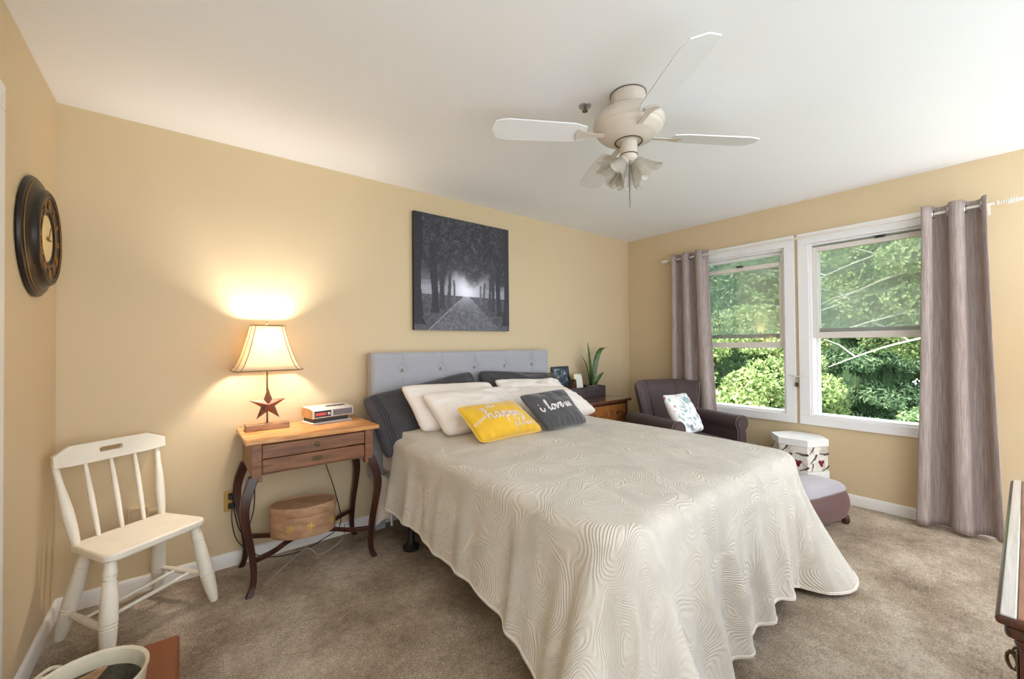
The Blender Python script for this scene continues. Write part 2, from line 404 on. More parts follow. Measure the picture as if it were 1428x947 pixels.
hb.grid(hbf, 165, 80); hb.box(*[q for q in (L(-3.05, 0, 0)[0], L(-1.405, 0, 0)[0], L(0, -0.106, 0)[1], L(0, -0.03, 0)[1])], 0.36, 1.21)
for x in (-2.98, -1.475): hb.box(x+2.235-0.03, x+2.235+0.03, L(0, -0.09, 0)[1], L(0, -0.04, 0)[1], 0.0, 0.37)
hbo = obj('headboard', hb, 'hb_fab', bed, fix=False)
for bx_, bz in btn:
    p = L(bx_, -0.100, bz)
    obj('button', M().lathe([(0, 0.012), (0.008, 0.011), (0.014, 0.006), (0.015, 0)], 14, TR(*p, PI/2, 0, 0)), 'button', hbo)
fr = M()
for x in (bx0+0.03, bx1-0.03): fr.box(x+2.235-0.02, x+2.235+0.02, L(0, byf+0.06, 0)[1], L(0, -0.12, 0)[1], 0.17, 0.21)
for y in (-0.3, -1.2, byf+0.08): fr.box(bx0+2.235+0.02, bx1+2.235-0.02, y+1.08-0.02, y+1.08+0.02, 0.17, 0.20)
fro = obj('bed_frame', fr, 'dark_metal', bed)
for (x, y) in ((-2.94, -0.48), (-1.53, -0.48), (-2.94, -1.95), (-1.53, -1.95)):
    obj('leg', M().lathe([(0.05, 0), (0.052, 0.02), (0.03, 0.035), (0.02, 0.05), (0.02, 0.175)], 16, TR(*L(x, y, 0))), 'dark_metal', bed)
bs = M().box(bx0+2.235+0.01, bx1+2.235-0.01, byf+1.08+0.02, 1.08-0.14, 0.21, 0.40)
obj('box_spring', bs, 'mattress', bed, bevel=0.03, segs=3)
mt = M().box(bx0+2.235, bx1+2.235, byf+1.08+0.01, 1.08-0.135, 0.405, 0.63)
obj('mattress', mt, 'white_cloth', bed, bevel=0.05, segs=4)
# white sheet corner hanging below the duvet at the head
sh = M()
def shf(u, v):
    y = -0.22-0.22*u; z = 0.42-0.30*v+0.05*u*v-0.02*math.sin(u*9)*v
    x = -3.035-0.03*math.sin(u*6+0.5)*v-0.012*v
    return (x, y, z)
sh.grid(shf, 20, 16); tag(obj('bed_sheet', sh, 'white_cloth', solid=0.004), 'white sheet corner hanging out below the duvet beside the wooden table', 'sheet')

# duvet
def duvet_mat():
    a = N('duvet_fabric'); a.set(0.7, spec=0.3)
    tc = a.n('ShaderNodeTexCoord'); v = tc.outputs['UV']
    nv = a.n('ShaderNodeTexNoise'); nv.inputs['Scale'].default_value = 5; nv.inputs['Detail'].default_value = 1; a.l(v, nv.inputs['Vector'])
    mixv = a.n('ShaderNodeVectorMath', operation='MULTIPLY_ADD'); a.l(nv.outputs['Color'], mixv.inputs[0]); mixv.inputs[1].default_value = (0.16, 0.16, 0.0); a.l(v, mixv.inputs[2])
    vo = a.n('ShaderNodeTexVoronoi', feature='SMOOTH_F1'); vo.inputs['Smoothness'].default_value = 0.35; vo.inputs['Scale'].default_value = 4.0; vo.inputs['Randomness'].default_value = 0.9; a.l(mixv.outputs[0], vo.inputs['Vector'])
    mu = a.n('ShaderNodeMath', operation='MULTIPLY'); mu.inputs[1].default_value = 225; a.l(vo.outputs['Distance'], mu.inputs[0])
    si = a.n('ShaderNodeMath', operation='SINE'); a.l(mu.outputs[0], si.inputs[0])
    ns = a.noise(v, 500, 2)
    ad = a.n('ShaderNodeMath', operation='MULTIPLY_ADD'); a.l(si.outputs[0], ad.inputs[0]); ad.inputs[1].default_value = 0.5; a.l(ns, ad.inputs[2])
    a.bump(ad.outputs[0], 0.7, 0.005)
    big = a.noise(v, 3, 3)
    a.l(a.ramp(big, [(0.3, lin((215, 206, 192))), (0.7, lin((226, 218, 205)))]), a.b.inputs['Base Color'])
    a.b.inputs['Sheen Weight'].default_value = 0.3
    return a.m
MAT['duvet'] = duvet_mat()
def duvet():
    xl, xr, yf, y0, r, zt = -3.02, -1.45, -2.12, -0.40, 0.13, 0.672
    cx = (xl+xr)/2
    A = abs(y0-(yf+r)); B = PI*r/2; Cc = (xr-xl-2*r); TOT = 2*A+2*B+Cc
    sL = A+B/2; sR = A+B+Cc+B/2
    def edge(s):
        if s < A: return (xl, y0-s), (-1, 0)
        s -= A
        if s < B:
            t = s/r; return (xl+r-r*math.cos(t), yf+r-r*math.sin(t)), (-math.cos(t), -math.sin(t))
        s -= B
        if s < Cc: return (xl+r+s, yf), (0, -1)
        s -= Cc
        if s < B:
            t = s/r; return (xr-r+r*math.sin(t), yf+r-r*math.cos(t)), (math.sin(t), -math.cos(t))
        s -= B
        return (xr, yf+r+s), (1, 0)
    K = [0, 0.5, 1.0, A-0.25, A-0.05, sL-0.04, sL+0.06, A+B+0.10, A+B+0.3, A+B+0.6, A+B+0.95, sR-0.33, sR-0.15, sR-0.05, sR+0.03, sR+0.12, sR+0.35, TOT-0.8, TOT]
    Dv = [0.05, 0.04, 0.05, 0.07, 0.13, 0.24, 0.25, 0.16, 0.09, 0.06, 0.06, 0.05, 0.02, 0.24, 0.35, 0.22, 0.09, 0.07, 0.06]
    Zv = [0.27, 0.24, 0.22, 0.17, 0.09, 0.012, 0.012, 0.02, 0.05, 0.09, 0.10, 0.08, 0.03, 0.012, 0.012, 0.02, 0.10, 0.2, 0.25]
    Am = [0.014, 0.012, 0.010, 0.020, 0.045, 0.058, 0.058, 0.052, 0.044, 0.030, 0.018, 0.022, 0.018, 0.02, 0.015, 0.02, 0.012, 0.01, 0.01]
    NS, NT, NK = 520, 44, 44
    vs, uvs = [], []
    for i in range(NS+1):
        s = TOT*i/NS; (ex, ey), (nx, ny) = edge(s)
        d = interp(s, K, Dv); zh = interp(s, K, Zv); am = interp(s, K, Am)
        # centre line point for the top
        ccx = cx; ccy = min(y0, max(ey, yf+0.75))
        fold = (math.sin(s*25+2.6*nz(s*2.1, 1))*0.6+nz(s*6.5, 5)*1.1+0.28*math.sin(s*52+3*nz(s*3, 9)))
        for j in range(NT):                       # top, centre -> edge
            t = j/NT; x = ccx+(ex-nx*0.05-ccx)*t; y = ccy+(ey-ny*0.05-ccy)*t
            z = zt+0.010*nz(x*2.2, y*2.2)+0.005*nz(x*7, y*7)+0.022*max(0, 1-abs((x-cx)/0.785)**2.5)*min(1, max(0, (y-yf)/0.5))**0.7
            hd = max(0, (y+0.75)/0.35); z += 0.015*min(hd, 1)
            if x < -2.55: z += 0.02*math.exp(-((y+0.42+0.25*(x+3.0))/0.10)**2)*min(1, (-2.55-x)/0.2)
            vs.append((x, y, z)); uvs.append((x, y))
        for k in range(NK+1):
            v = k/NK; rr = 0.05
            drop = zt-zh; arc = rr*PI/2; Ltot = arc+drop-rr; l = v*Ltot
            if l < arc:
                a = l/rr; off = -0.05+rr*math.sin(a); z = zt-rr*(1-math.cos(a)); h = 0
            else:
                h = (l-arc)/(Ltot-arc); off = 0.0+d*(h**1.25); z = zt-rr-(drop-rr)*h
            g = min(1, h*1.6)**1.1
            off += am*fold*g
            tx = nz(s*11, h*1.5, 3)*0.010*g
            x = ex+nx*off-ny*tx; y = ey+ny*off+nx*tx
            z0 = z+0.010*nz(x*2.2, y*2.2)*(1-v)
            z0 += 0.012*nz(s*4, 2)*h
            z0 = max(z0, 0.010)
            vs.append((x, y, z0)); uvs.append((ex+nx*(l-0.05), ey+ny*(l-0.05)))
    row = NT+NK+1; fs = []
    for i in range(NS):
        for j in range(row-1): fs.append((i*row+j, i*row+j+1, (i+1)*row+j+1, (i+1)*row+j))
    mb = M(); mb.add(vs, fs)
    # the duvet's turned up hem at its head end, under the pillows
    o = obj('duvet', mb, 'duvet', solid=0.014, angle=180)
    uvl = o.data.uv_layers.new(name='UVMap')
    for lp in o.data.loops: uvl.data[lp.index].uv = uvs[lp.vertex_index]
    tag(o, 'cream patterned duvet draped over the whole bed down to the carpet', 'duvet')
    # hem piping
    bm = bmesh.new(); bm.from_mesh(o.data); bmesh.ops.remove_doubles(bm, verts=bm.verts, dist=0.0006); bm.to_mesh(o.data); bm.free()
    hm = M(); hp = [Vector(vs[i*row+row-1])+Vector((0, 0, 0.004)) for i in range(0, NS+1, 2)]
    hm.tube(hp, 0.010, 6); obj('hem', hm, 'duvet', o)
    return o
duvet()

# ---------------------------------------------------------------- pillows
def pillow(name, C, T, mat, label, cat='pillow', wr=0.012, seed=0, pinch=0.06, nu=44, nv=32, group=None, pipe=None, exp=0.42, sagb=0.0):
    TL, TR_, BR, BL = [Vector(c) for c in C]
    nrm = ((TR_-TL).cross(BL-TL)).normalized()
    if nrm.y > 0: nrm = -nrm
    ce = (TL+TR_+BR+BL)/4
    def surf(u, v, side):                          # u right, v down, in -1..1
        uu = u*(1-pinch*(1-v*v)); vv = v*(1-pinch*(1-u*u))
        cr = 1-0.085*(abs(u)*abs(v))**5; uu *= cr; vv *= cr
        a, b_ = (uu+1)/2, (vv+1)/2
        p = TL*(1-a)*(1-b_)+TR_*a*(1-b_)+BR*a*b_+BL*(1-a)*b_
        t = T*max(0, (1-u**2)*(1-v**2))**exp*0.5
        bg_ = 1+0.25*v
        e = 1-min(1, 4*(1-max(abs(u), abs(v))))
        w1 = wr*nz(u*2.5+seed, v*2.5, seed)+wr*0.5*nz(u*7+seed, v*3, seed)
        # gathers near the edges
        gth = wr*0.55*math.sin(u*26+seed*2+3*nz(u*2, seed))*max(0, v-0.35)*1.2+wr*0.5*math.sin(v*22+seed)*max(0, abs(u)-0.5)
        k = min(1, 6*(1-max(abs(u), abs(v))))
        p = p+nrm*side*(t*bg_+(w1+gth)*k)+Vector((0, 0, -sagb*max(0, 1-v)*0))
        return p-ce
    o_ = M(); vs = []; idx = {}
    def vid(i, j, sd):
        if i in (0, nu-1) or j in (0, nv-1): sd = 0
        key = (i, j, sd)
        if key not in idx:
            uq = -math.cos(PI*i/(nu-1)); vq = -math.cos(PI*j/(nv-1))
            uq = 0.5*uq+0.5*(2*i/(nu-1)-1); vq = 0.5*vq+0.5*(2*j/(nv-1)-1)
            idx[key] = len(vs); vs.append(surf(uq, vq, sd or 0 if sd == 0 else sd))
        return idx[key]
    fs = []
    for sd in (1, -1):
        for j in range(nv-1):
            for i in range(nu-1):
                f = [vid(i, j, sd), vid(i+1, j, sd), vid(i+1, j+1, sd), vid(i, j+1, sd)]
                fs.append(f if sd == 1 else f[::-1])
    o_.add(vs, fs); o = obj(name, o_, mat, angle=180); o.location = ce
    tag(o, label, cat, group)
    if pipe:
        ring = [surf(u, -1, 0) for u in np.linspace(-1, 1, 30)]+[surf(1, v, 0) for v in np.linspace(-1, 1, 20)][1:]+[surf(u, 1, 0) for u in np.linspace(1, -1, 30)][1:]+[surf(-1, v, 0) for v in np.linspace(1, -1, 20)][1:-1]
        obj('piping', M().tube(ring, 0.0035, 6, closed=True), pipe, o)
    return o, surf, nrm
MAT['charcoal_sham'] = fabric('charcoal_cotton', lin((66, 64, 68)), 0.7, bump=0.2, weave=400, vary=0.06)
MAT['stitch'] = fabric('dark_stitch', lin((36, 35, 38)), 0.8)
o, sf, nn = pillow('bed_pillow', [(-3.17, -0.19, 0.93), (-2.27, -0.165, 1.07), (-2.27, -0.42, 0.70), (-3.09, -0.42, 0.545)], 0.15, 'charcoal_sham', 'dark charcoal pillow sham slumping off the bed beside the wooden table', wr=0.02, seed=1, group='dark shams')
st = M()
for uo in (-0.86, -0.82, -0.78): st.tube([sf(uo, v, 1)+nn*0.001 for v in np.linspace(-0.97, 0.97, 40)], 0.0028, 5)
obj('stitching', st, 'stitch', o)
o, sf, nn = pillow('bed_pillow', [(-2.25, -0.165, 1.065), (-1.37, -0.18, 1.00), (-1.40, -0.42, 0.70), (-2.25, -0.42, 0.70)], 0.15, 'charcoal_sham', 'dark charcoal pillow sham behind the white pillows at the window side', wr=0.018, seed=4, group='dark shams')
pillow('bed_pillow', [(-2.965, -0.335, 1.005), (-2.22, -0.33, 0.985), (-2.15, -0.545, 0.705), (-2.90, -0.545, 0.715)], 0.14, 'white_cloth', 'white pillow leaning on the dark sham, behind another white pillow, table side', seed=7, wr=0.016)
pillow('bed_pillow', [(-2.885, -0.475, 0.955), (-2.19, -0.47, 0.955), (-2.10, -0.70, 0.715), (-2.81, -0.69, 0.705)], 0.18, 'white_cloth', 'front white pillow directly behind the yellow cushion', seed=11, wr=0.022)
pillow('bed_pillow', [(-2.21, -0.325, 1.00), (-1.50, -0.33, 0.965), (-1.47, -0.54, 0.71), (-2.10, -0.54, 0.71)], 0.14, 'white_cloth', 'crumpled white pillow at the top, against the right dark sham', seed=15, wr=0.035)
pillow('bed_pillow', [(-2.29, -0.47, 0.945), (-1.54, -0.46, 0.905), (-1.43, -0.72, 0.705), (-2.13, -0.70, 0.71)], 0.18, 'white_cloth', 'smooth white pillow directly behind the i love us cushion', seed=19, wr=0.018)
# cushions with lettering
MAT['yellow'] = fabric('yellow_velvet', lin((226, 178, 34)), 0.6, bump=0.15, vary=0.10, sheen=0.6, scale=5)
MAT['yellow_pipe'] = fabric('yellow_piping', lin((236, 200, 90)), 0.6)
MAT['lilac'] = fabric('lilac_embroidery', lin((226, 214, 216)), 0.6)
MAT['charcoal_vel'] = fabric('charcoal_velvet', lin((72, 70, 72)), 0.7, bump=0.15, vary=0.10, sheen=0.5)
MAT['white_thread'] = fabric('white_embroidery', lin((235, 232, 230)), 0.7, bump=0.5, weave=300)
GL = {
 'i': (0.75, [[(0.0, 0.9), (0.03, 0.4), (0.15, 0.05), (0.38, 0.08), (0.6, 0.55)], [(0.02, 1.42), (0.07, 1.45)]]),
 'l': (0.72, [[(-0.05, 0.35), (0.25, 1.1), (0.38, 1.8), (0.27, 2.15), (0.12, 1.8), (0.14, 0.8), (0.28, 0.08), (0.5, 0.08), (0.72, 0.4)]]),
 'o': (0.92, [[(0.62, 0.9), (0.3, 0.95), (0.08, 0.5), (0.25, 0.05), (0.58, 0.15), (0.68, 0.6), (0.55, 0.92), (0.72, 0.78), (0.98, 0.85)]]),
 'v': (0.75, [[(0.0, 0.8), (0.15, 0.85), (0.28, 0.05), (0.55, 0.75), (0.55, 0.95), (0.75, 0.8)]]),
 'e': (0.72, [[(0.0, 0.35), (0.35, 0.5), (0.42, 0.85), (0.25, 0.98), (0.08, 0.6), (0.18, 0.08), (0.45, 0.05), (0.75, 0.5)]]),
 'u': (0.85, [[(0.0, 0.9), (0.02, 0.3), (0.2, 0.03), (0.45, 0.3), (0.52, 0.95), (0.54, 0.25), (0.68, 0.03), (0.88, 0.4)]]),
 's': (0.6, [[(0.0, 0.35), (0.3, 0.95), (0.36, 0.75), (0.48, 0.35), (0.38, 0.04), (0.12, 0.06)]]),
 'h': (0.95, [[(0.0, 0.6), (0.28, 1.6), (0.25, 2.2), (0.10, 2.0), (0.10, 0.0)], [(0.10, 0.25), (0.32, 0.85), (0.52, 0.8), (0.55, 0.2), (0.72, 0.02), (0.95, 0.4)]]),
 'a': (0.9, [[(0.55, 0.85), (0.28, 0.98), (0.05, 0.5), (0.22, 0.03), (0.5, 0.4), (0.58, 0.95), (0.6, 0.2), (0.72, 0.03), (0.9, 0.4)]]),
 'p': (0.92, [[(0.0, 0.5), (0.18, 1.0), (0.16, 0.2), (0.12, -0.95)], [(0.16, 0.4), (0.38, 0.95), (0.62, 0.7), (0.55, 0.15), (0.3, 0.03), (0.6, 0.02), (0.92, 0.4)]]),
 'y': (0.9, [[(0.0, 0.95), (0.05, 0.35), (0.25, 0.08), (0.5, 0.4), (0.58, 0.95), (0.55, 0.0), (0.4, -0.85), (0.18, -0.9), (0.2, -0.5), (0.6, 0.0), (0.85, 0.3)]]),
 'c': (0.65, [[(0.5, 0.8), (0.3, 0.98), (0.06, 0.5), (0.22, 0.03), (0.48, 0.1), (0.68, 0.35)]]),
 'r': (0.6, [[(0.0, 0.3), (0.15, 1.0), (0.16, 0.0)], [(0.16, 0.5), (0.35, 0.9), (0.55, 0.8)]]),
 ' ': (0.62, [])}
def lettering(text, u0, v0, su, sv, slant, sf, nn, rad, parent, mat, name='lettering', shear=0.0):
    mb = M(); x = 0
    for ch in text:
        wd, sts = GL[ch]
        for stq in sts:
            pts = []
            for (a, b_) in crom(stq, 7):
                X = x+a+slant*b_; u = u0+X*su; v = v0-b_*sv+shear*X*su
                pts.append(sf(u, v, 1)+nn*rad*0.35)
            mb.tube(pts, rad, 6)
        x += wd
    return obj(name, mb, mat, parent, angle=180)
o, sf, nn = pillow('throw_cushion', [(-2.80, -0.78, 0.895), (-2.355, -0.78, 0.90), (-2.235, -0.945, 0.705), (-2.735, -0.95, 0.700)], 0.12, 'yellow', 'small yellow velvet cushion lettered our happy place', 'cushion', wr=0.010, seed=23, group='lettered cushions', pipe='yellow_pipe', nu=52)
lettering('happy', -0.52, 0.10, 0.255, 0.33, 0.06, sf, nn, 0.0042, o, 'lilac')
lettering('our', -0.30, -0.60, 0.14, 0.14, 0.1, sf, nn, 0.0022, o, 'lilac')
lettering('place', 0.12, 0.66, 0.16, 0.17, 0.05, sf, nn, 0.0022, o, 'lilac')
st = M()
for dd in (0, 0.07): st.tube([sf(-0.97+0.4*t, 0.18-0.30*t+dd, 1)+nn*0.001 for t in np.linspace(0, 1, 14)], 0.002, 5)
obj('trim_line', st, 'lilac', o)
o, sf, nn = pillow('throw_cushion', [(-2.345, -0.80, 0.93), (-1.90, -0.79, 0.945), (-1.835, -0.965, 0.705), (-2.235, -0.975, 0.705)], 0.095, 'charcoal_vel', 'small charcoal cushion with white script i love us', 'cushion', wr=0.010, seed=29, group='lettered cushions', nu=52)
lettering('i love us', -0.80, 0.16, 0.218, 0.27, 0.10, sf, nn, 0.0048, o, 'white_thread', shear=-0.05)

# ---------------------------------------------------------------- canvas picture
def canvas():
    n = 200; rng = np.random.default_rng(7)
    x0, x1, z0, z1 = -2.70, -1.80, 1.378, 2.272
    U, V = np.meshgrid(np.linspace(0, 1, n), np.linspace(0, 1, n))   # V up
    def vn(fx, fy, seed, octv=4):
        r = np.random.default_rng(seed); out = 0; amp = 1; tot = 0
        for o_ in range(octv):
            gx, gy = int(fx*2**o_)+2, int(fy*2**o_)+2; G = r.random((gy+1, gx+1))
            X = U*(gx-1); Y = V*(gy-1); xi = X.astype(int); yi = Y.astype(int); xf = X-xi; yf = Y-yi
            xf = xf*xf*(3-2*xf); yf = yf*yf*(3-2*yf)
            out = out+amp*((G[yi, xi]*(1-xf)+G[yi, xi+1]*xf)*(1-yf)+(G[yi+1, xi]*(1-xf)+G[yi+1, xi+1]*xf)*yf); tot += amp; amp *= 0.62
        return out/tot
    hz = 0.31; cxp = 0.51
    glow = np.exp(-(((U-cxp)/0.13)**2+((V-hz-0.05)/0.12)**2))
    glow2 = np.exp(-(((U-cxp)/0.24)**2+((V-hz-0.06)/0.20)**2))
    fine = vn(60, 60, 3, 3); leaf = vn(24, 24, 4, 4)
    img = 0.12+0.40*glow2+0.50*glow
    # canopy
    arch = V-(hz+0.17+0.20*np.abs((U-cxp)/0.5)**0.6*0+0.05*np.sin(U*19)+0.06*(leaf-0.5))
    can = 1/(1+np.exp(-arch*45))
    ctex = 0.030+0.16*np.clip(fine-0.46, 0, 1)*(0.6+leaf)+0.10*np.clip(leaf-0.55, 0, 1)+0.06*glow2
    img = img*(1-can)+ctex*can
    # side brightness between trunks
    side = (np.abs(U-cxp) > 0.2)*(V > 0.17)*(V < hz+0.12)
    img = np.where(side, 0.20+0.10*fine+0.10*(V < hz+0.08), img)*(1-can)+ctex*can
    # path
    g = V < hz+0.0*U; pw = 0.03+(hz-V)*1.15
    on = np.abs(U-cxp) < pw
    gtex = np.where(on, 0.11+0.20*(fine-0.35)+0.38*np.exp(-((hz-V)/0.05)), 0.06+0.12*(fine-0.3)+0.05*glow2)
    img = np.where(g, gtex, img)
    ln = np.abs((U-cxp)+(0.03+(hz-V)*1.12)) < 0.006
    img = np.where(g & ln & (V < 0.27), 0.30, img)
    # trunks
    for (tu, tw, tb, tt, tone) in ((0.03, 0.040, 0.05, 1, 0.018), (0.185, 0.030, 0.15, 0.75, 0.03), (0.27, 0.022, 0.19, 0.62, 0.045), (0.33, 0.015, 0.215, 0.5, 0.07), (0.375, 0.010, 0.24, 0.45, 0.13),
                                 (0.97, 0.034, 0.05, 1, 0.03), (0.875, 0.024, 0.14, 0.72, 0.035), (0.80, 0.018, 0.18, 0.6, 0.05), (0.765, 0.014, 0.2, 0.5, 0.06), (0.71, 0.010, 0.23, 0.45, 0.10), (0.675, 0.008, 0.24, 0.42, 0.15)):
        wd = tw*(1+0.6*np.exp(-(V-tb)/0.03))*(0.9+0.3*leaf)
        mk = (np.abs(U-tu-0.01*np.sin(V*9+tu*30)) < wd) & (V > tb) & (V < tt)
        img = np.where(mk, tone+0.05*np.clip(fine-0.5, 0, 1), img)
    img = np.clip(img, 0.008, 1)
    col = np.stack([img*0.96, img*0.96, img*1.12+0.004, np.ones_like(img)], -1).reshape(-1, 4)
    root = thing('canvas_picture', 'square black and white canvas of a misty tree avenue on the back wall', 'picture', ((x0+x1)/2, 0, z0))
    hw = (x1-x0)/2; hh = z1-z0
    fb = M().box(-hw, hw, -0.034, -0.002, 0, hh); obj('canvas_edge', fb, plain('dark_canvas_edge', (0.02, 0.02, 0.025), 0.7), root, bevel=0.002)
    fm = M(); fm.grid(lambda u, v: (-hw+2*hw*u, -0.0355, hh*v), n, n)
    a = N('printed_canvas'); a.set(0.6); vc = a.n('ShaderNodeVertexColor', layer_name='print'); a.l(vc.outputs[0], a.b.inputs['Base Color'])
    a.bump(a.noise(a.coord(), 900, 1), 0.2, 0.001)
    f = obj('printed_image', fm, a.m, root, fix=False)
    ca = f.data.color_attributes.new('print', 'FLOAT_COLOR', 'POINT'); ca.data.foreach_set('color', col.astype(np.float32).ravel())
canvas()

# ---------------------------------------------------------------- wall clock
MAT['clock_dark'] = plain('dark_bronze', lin((44, 36, 30)), 0.32, 0.4, vary=0.25, scale=14)
MAT['clock_gold'] = plain('rubbed_gold', lin((150, 112, 66)), 0.4, 0.7)
MAT['clock_face'] = plain('cream_dial', lin((226, 206, 152)), 0.5)
ck = thing('wall_clock', 'round dark bronze wall clock with roman numerals on left wall', 'clock', (-W, -0.395, 1.71)); ck.rotation_euler = (0, PI/2, 0)
fr = M().lathe([(0.15, 0.002), (0.236, 0.002), (0.24, 0.008), (0.236, 0.016), (0.226, 0.020), (0.222, 0.024), (0.205, 0.028), (0.196, 0.036), (0.192, 0.046), (0.186, 0.052), (0.178, 0.053), (0.174, 0.048), (0.168, 0.050), (0.163, 0.046), (0.118, 0.042), (0.112, 0.044), (0.108, 0.040), (0.0, 0.030)], 72)
obj('clock_frame', fr, 'clock_dark', ck)
rg = M()
for rr, zz in ((0.168, 0.051), (0.112, 0.045), (0.224, 0.0225)): rg.tube([(rr*math.cos(t), rr*math.sin(t), zz) for t in np.linspace(0, 2*PI, 72, endpoint=False)], 0.0018, 6, closed=True)
obj('gold_rim', rg, 'clock_gold', ck)
rom = {1: 'I', 2: 'II', 3: 'III', 4: 'IIII', 5: 'V', 6: 'VI', 7: 'VII', 8: 'VIII', 9: 'IX', 10: 'X', 11: 'XI', 12: 'XII'}
for k in range(1, 13):
    nm = M(); s = rom[k]; wds = {'I': 0.009, 'V': 0.017, 'X': 0.017}; tw = sum(wds[c] for c in s); x = -tw/2
    a = 2*PI*k/12
    # clock local: -x is up (z world) after the rotation, y stays
    T = Matrix.Rotation(-a, 4, 'Z')
    def P(lx, lr): # lx along clockwise tangent, lr radial
        rad = 0.140+lr; ca, sa = math.cos(a), math.sin(a)
        up, rt = rad*ca-lx*sa, rad*sa+lx*ca
        return (-up, rt, 0.0455)
    for c in s:
        cxm = x+wds[c]/2
        if c == 'I': nm.tube([P(cxm, -0.017), P(cxm, 0.017)], 0.0024, 5)
        if c == 'V': nm.tube([P(cxm-0.006, 0.017), P(cxm, -0.017)], 0.0024, 5); nm.tube([P(cxm, -0.017), P(cxm+0.006, 0.017)], 0.002, 5)
        if c == 'X': nm.tube([P(cxm-0.006, 0.017), P(cxm+0.006, -0.017)], 0.0024, 5); nm.tube([P(cxm-0.006, -0.017), P(cxm+0.006, 0.017)], 0.002, 5)
        x += wds[c]
    for lr in (-0.018, 0.018): nm.tube([P(-tw/2, lr), P(tw/2, lr)], 0.0018, 5)
    obj('numeral', nm, 'clock_gold', ck)
obj('dial', M().lathe([(0.1075, 0.0385), (0.0, 0.0395)], 48), 'clock_face', ck)
hd = M(); hd.tube([(0.0, -0.01, 0.042), (0.0, 0.06, 0.042)], 0.0025, 5); hd.tube([(0.01, 0, 0.044), (-0.05, 0.035, 0.044)], 0.0018, 5); hd.lathe([(0.007, 0.039), (0.007, 0.046), (0, 0.047)], 12)
obj('clock_hand', hd, 'clock_gold', ck)

# ---------------------------------------------------------------- white wooden chair
MAT['chair_white'] = plain('worn_white_paint', lin((230, 222, 206)), 0.45, vary=0.05, scale=9, bump=0.05, bscale=60)
ch = thing('wooden_chair', 'small white painted spindle back chair in the left corner', 'chair', (-4.205, -0.305, 0), 0.577)
hs = 0.416
def seat_outline(k=10):
    pts = []
    wf, wb, df, db = 0.205, 0.182, 0.162, 0.135
    base = [(-wb, db), (wb, db), (wf, -df), (-wf, -df)]
    rad = [0.025, 0.025, 0.055, 0.055]
    n = 4
    for i in range(n):
        p0, p1, p2 = Vector(base[i-1]), Vector(base[i]), Vector(base[(i+1) % n])
        a = p1+(p0-p1).normalized()*rad[i]; c = p1+(p2-p1).normalized()*rad[i]
        for t in np.linspace(0, 1, k): pts.append(tuple((1-t)**2*a+2*t*(1-t)*p1+t*t*c))
        # slightly waisted edges
    return pts
so = M(); ol = seat_outline()
so.prism(ol, hs-0.034, hs, 'z')
obj('seat', so, 'chair_white', ch, bevel=0.009, segs=3)
legs = {'FL': ((-0.165, -0.115), (-0.212, -0.185)), 'FR': ((0.165, -0.115), (0.219, -0.18)), 'BL': ((-0.14, 0.09), (-0.188, 0.185)), 'BR': ((0.14, 0.09), (0.188, 0.185))}
def turned(p, q, prof, n=16):
    p = Vector(p); q = Vector(q); pts = [p.lerp(q, t) for t, r in prof]; return pts, [r for t, r in prof]
lp = [(0, 0.017), (0.1, 0.019), (0.16, 0.0215), (0.165, 0.0185), (0.175, 0.0185), (0.18, 0.0215), (0.2, 0.0215), (0.205, 0.0185), (0.215, 0.0185), (0.22, 0.021), (0.4, 0.0245), (0.6, 0.0265), (0.625, 0.0265), (0.63, 0.0235), (0.64, 0.0235), (0.645, 0.026), (0.66, 0.026), (0.665, 0.0235), (0.675, 0.0235), (0.68, 0.0255), (0.85, 0.022), (0.97, 0.0165), (1, 0.014)]
for k in legs:
    (ax, ay), (bx_, by) = legs[k]; pts, rs = turned((ax, ay, hs-0.03), (bx_, by, 0.0), lp); rs = [q*1.15 for q in rs]
    obj('leg', M().tube(pts, rs, 16), 'chair_white', ch)
def legpt(k, z):
    (ax, ay), (bx_, by) = legs[k]; t = 1-z/(hs-0.03); return Vector((ax+(bx_-ax)*t, ay+(by-ay)*t, z))
for a_, b_, z_ in (('FL', 'BL', 0.115), ('FR', 'BR', 0.135)):
    p, q = legpt(a_, z_), legpt(b_, z_); pts = [p.lerp(q, t) for t in np.linspace(0, 1, 12)]
    obj('stretcher', M().tube(pts, [0.008+0.006*math.sin(PI*t) for t in np.linspace(0, 1, 12)], 12), 'chair_white', ch)
for t_ in (0.33, 0.62):
    p = legpt('FL', 0.115).lerp(legpt('BL', 0.115), t_); q = legpt('FR', 0.135).lerp(legpt('BR', 0.135), t_)
    pts = [p.lerp(q, t) for t in np.linspace(0, 1, 12)]
    obj('stretcher', M().tube(pts, [0.006+0.003*math.sin(PI*t) for t in np.linspace(0, 1, 12)], 10), 'chair_white', ch)
ry_ = 0.205
for i, xx in enumerate((-0.165, -0.088, 0.0, 0.088, 0.165)):
    big = i in (0, 4); xt = xx*(1.18 if big else 1.08); p = Vector((xx*1.0, 0.115, hs-0.01)); q = Vector((xt, ry_, 0.74))
    rr = (lambda t: 0.012+0.0085*math.sin(PI*min(1, t*1.15+0.08))) if big else (lambda t: 0.0075+0.0035*math.sin(PI*t))
    pts = [p.lerp(q, t) for t in np.linspace(0, 1, 14)]
    obj('back_post' if big else 'spindle', M().tube(pts, [rr(t) for t in np.linspace(0, 1, 14)], 12), 'chair_white', ch)
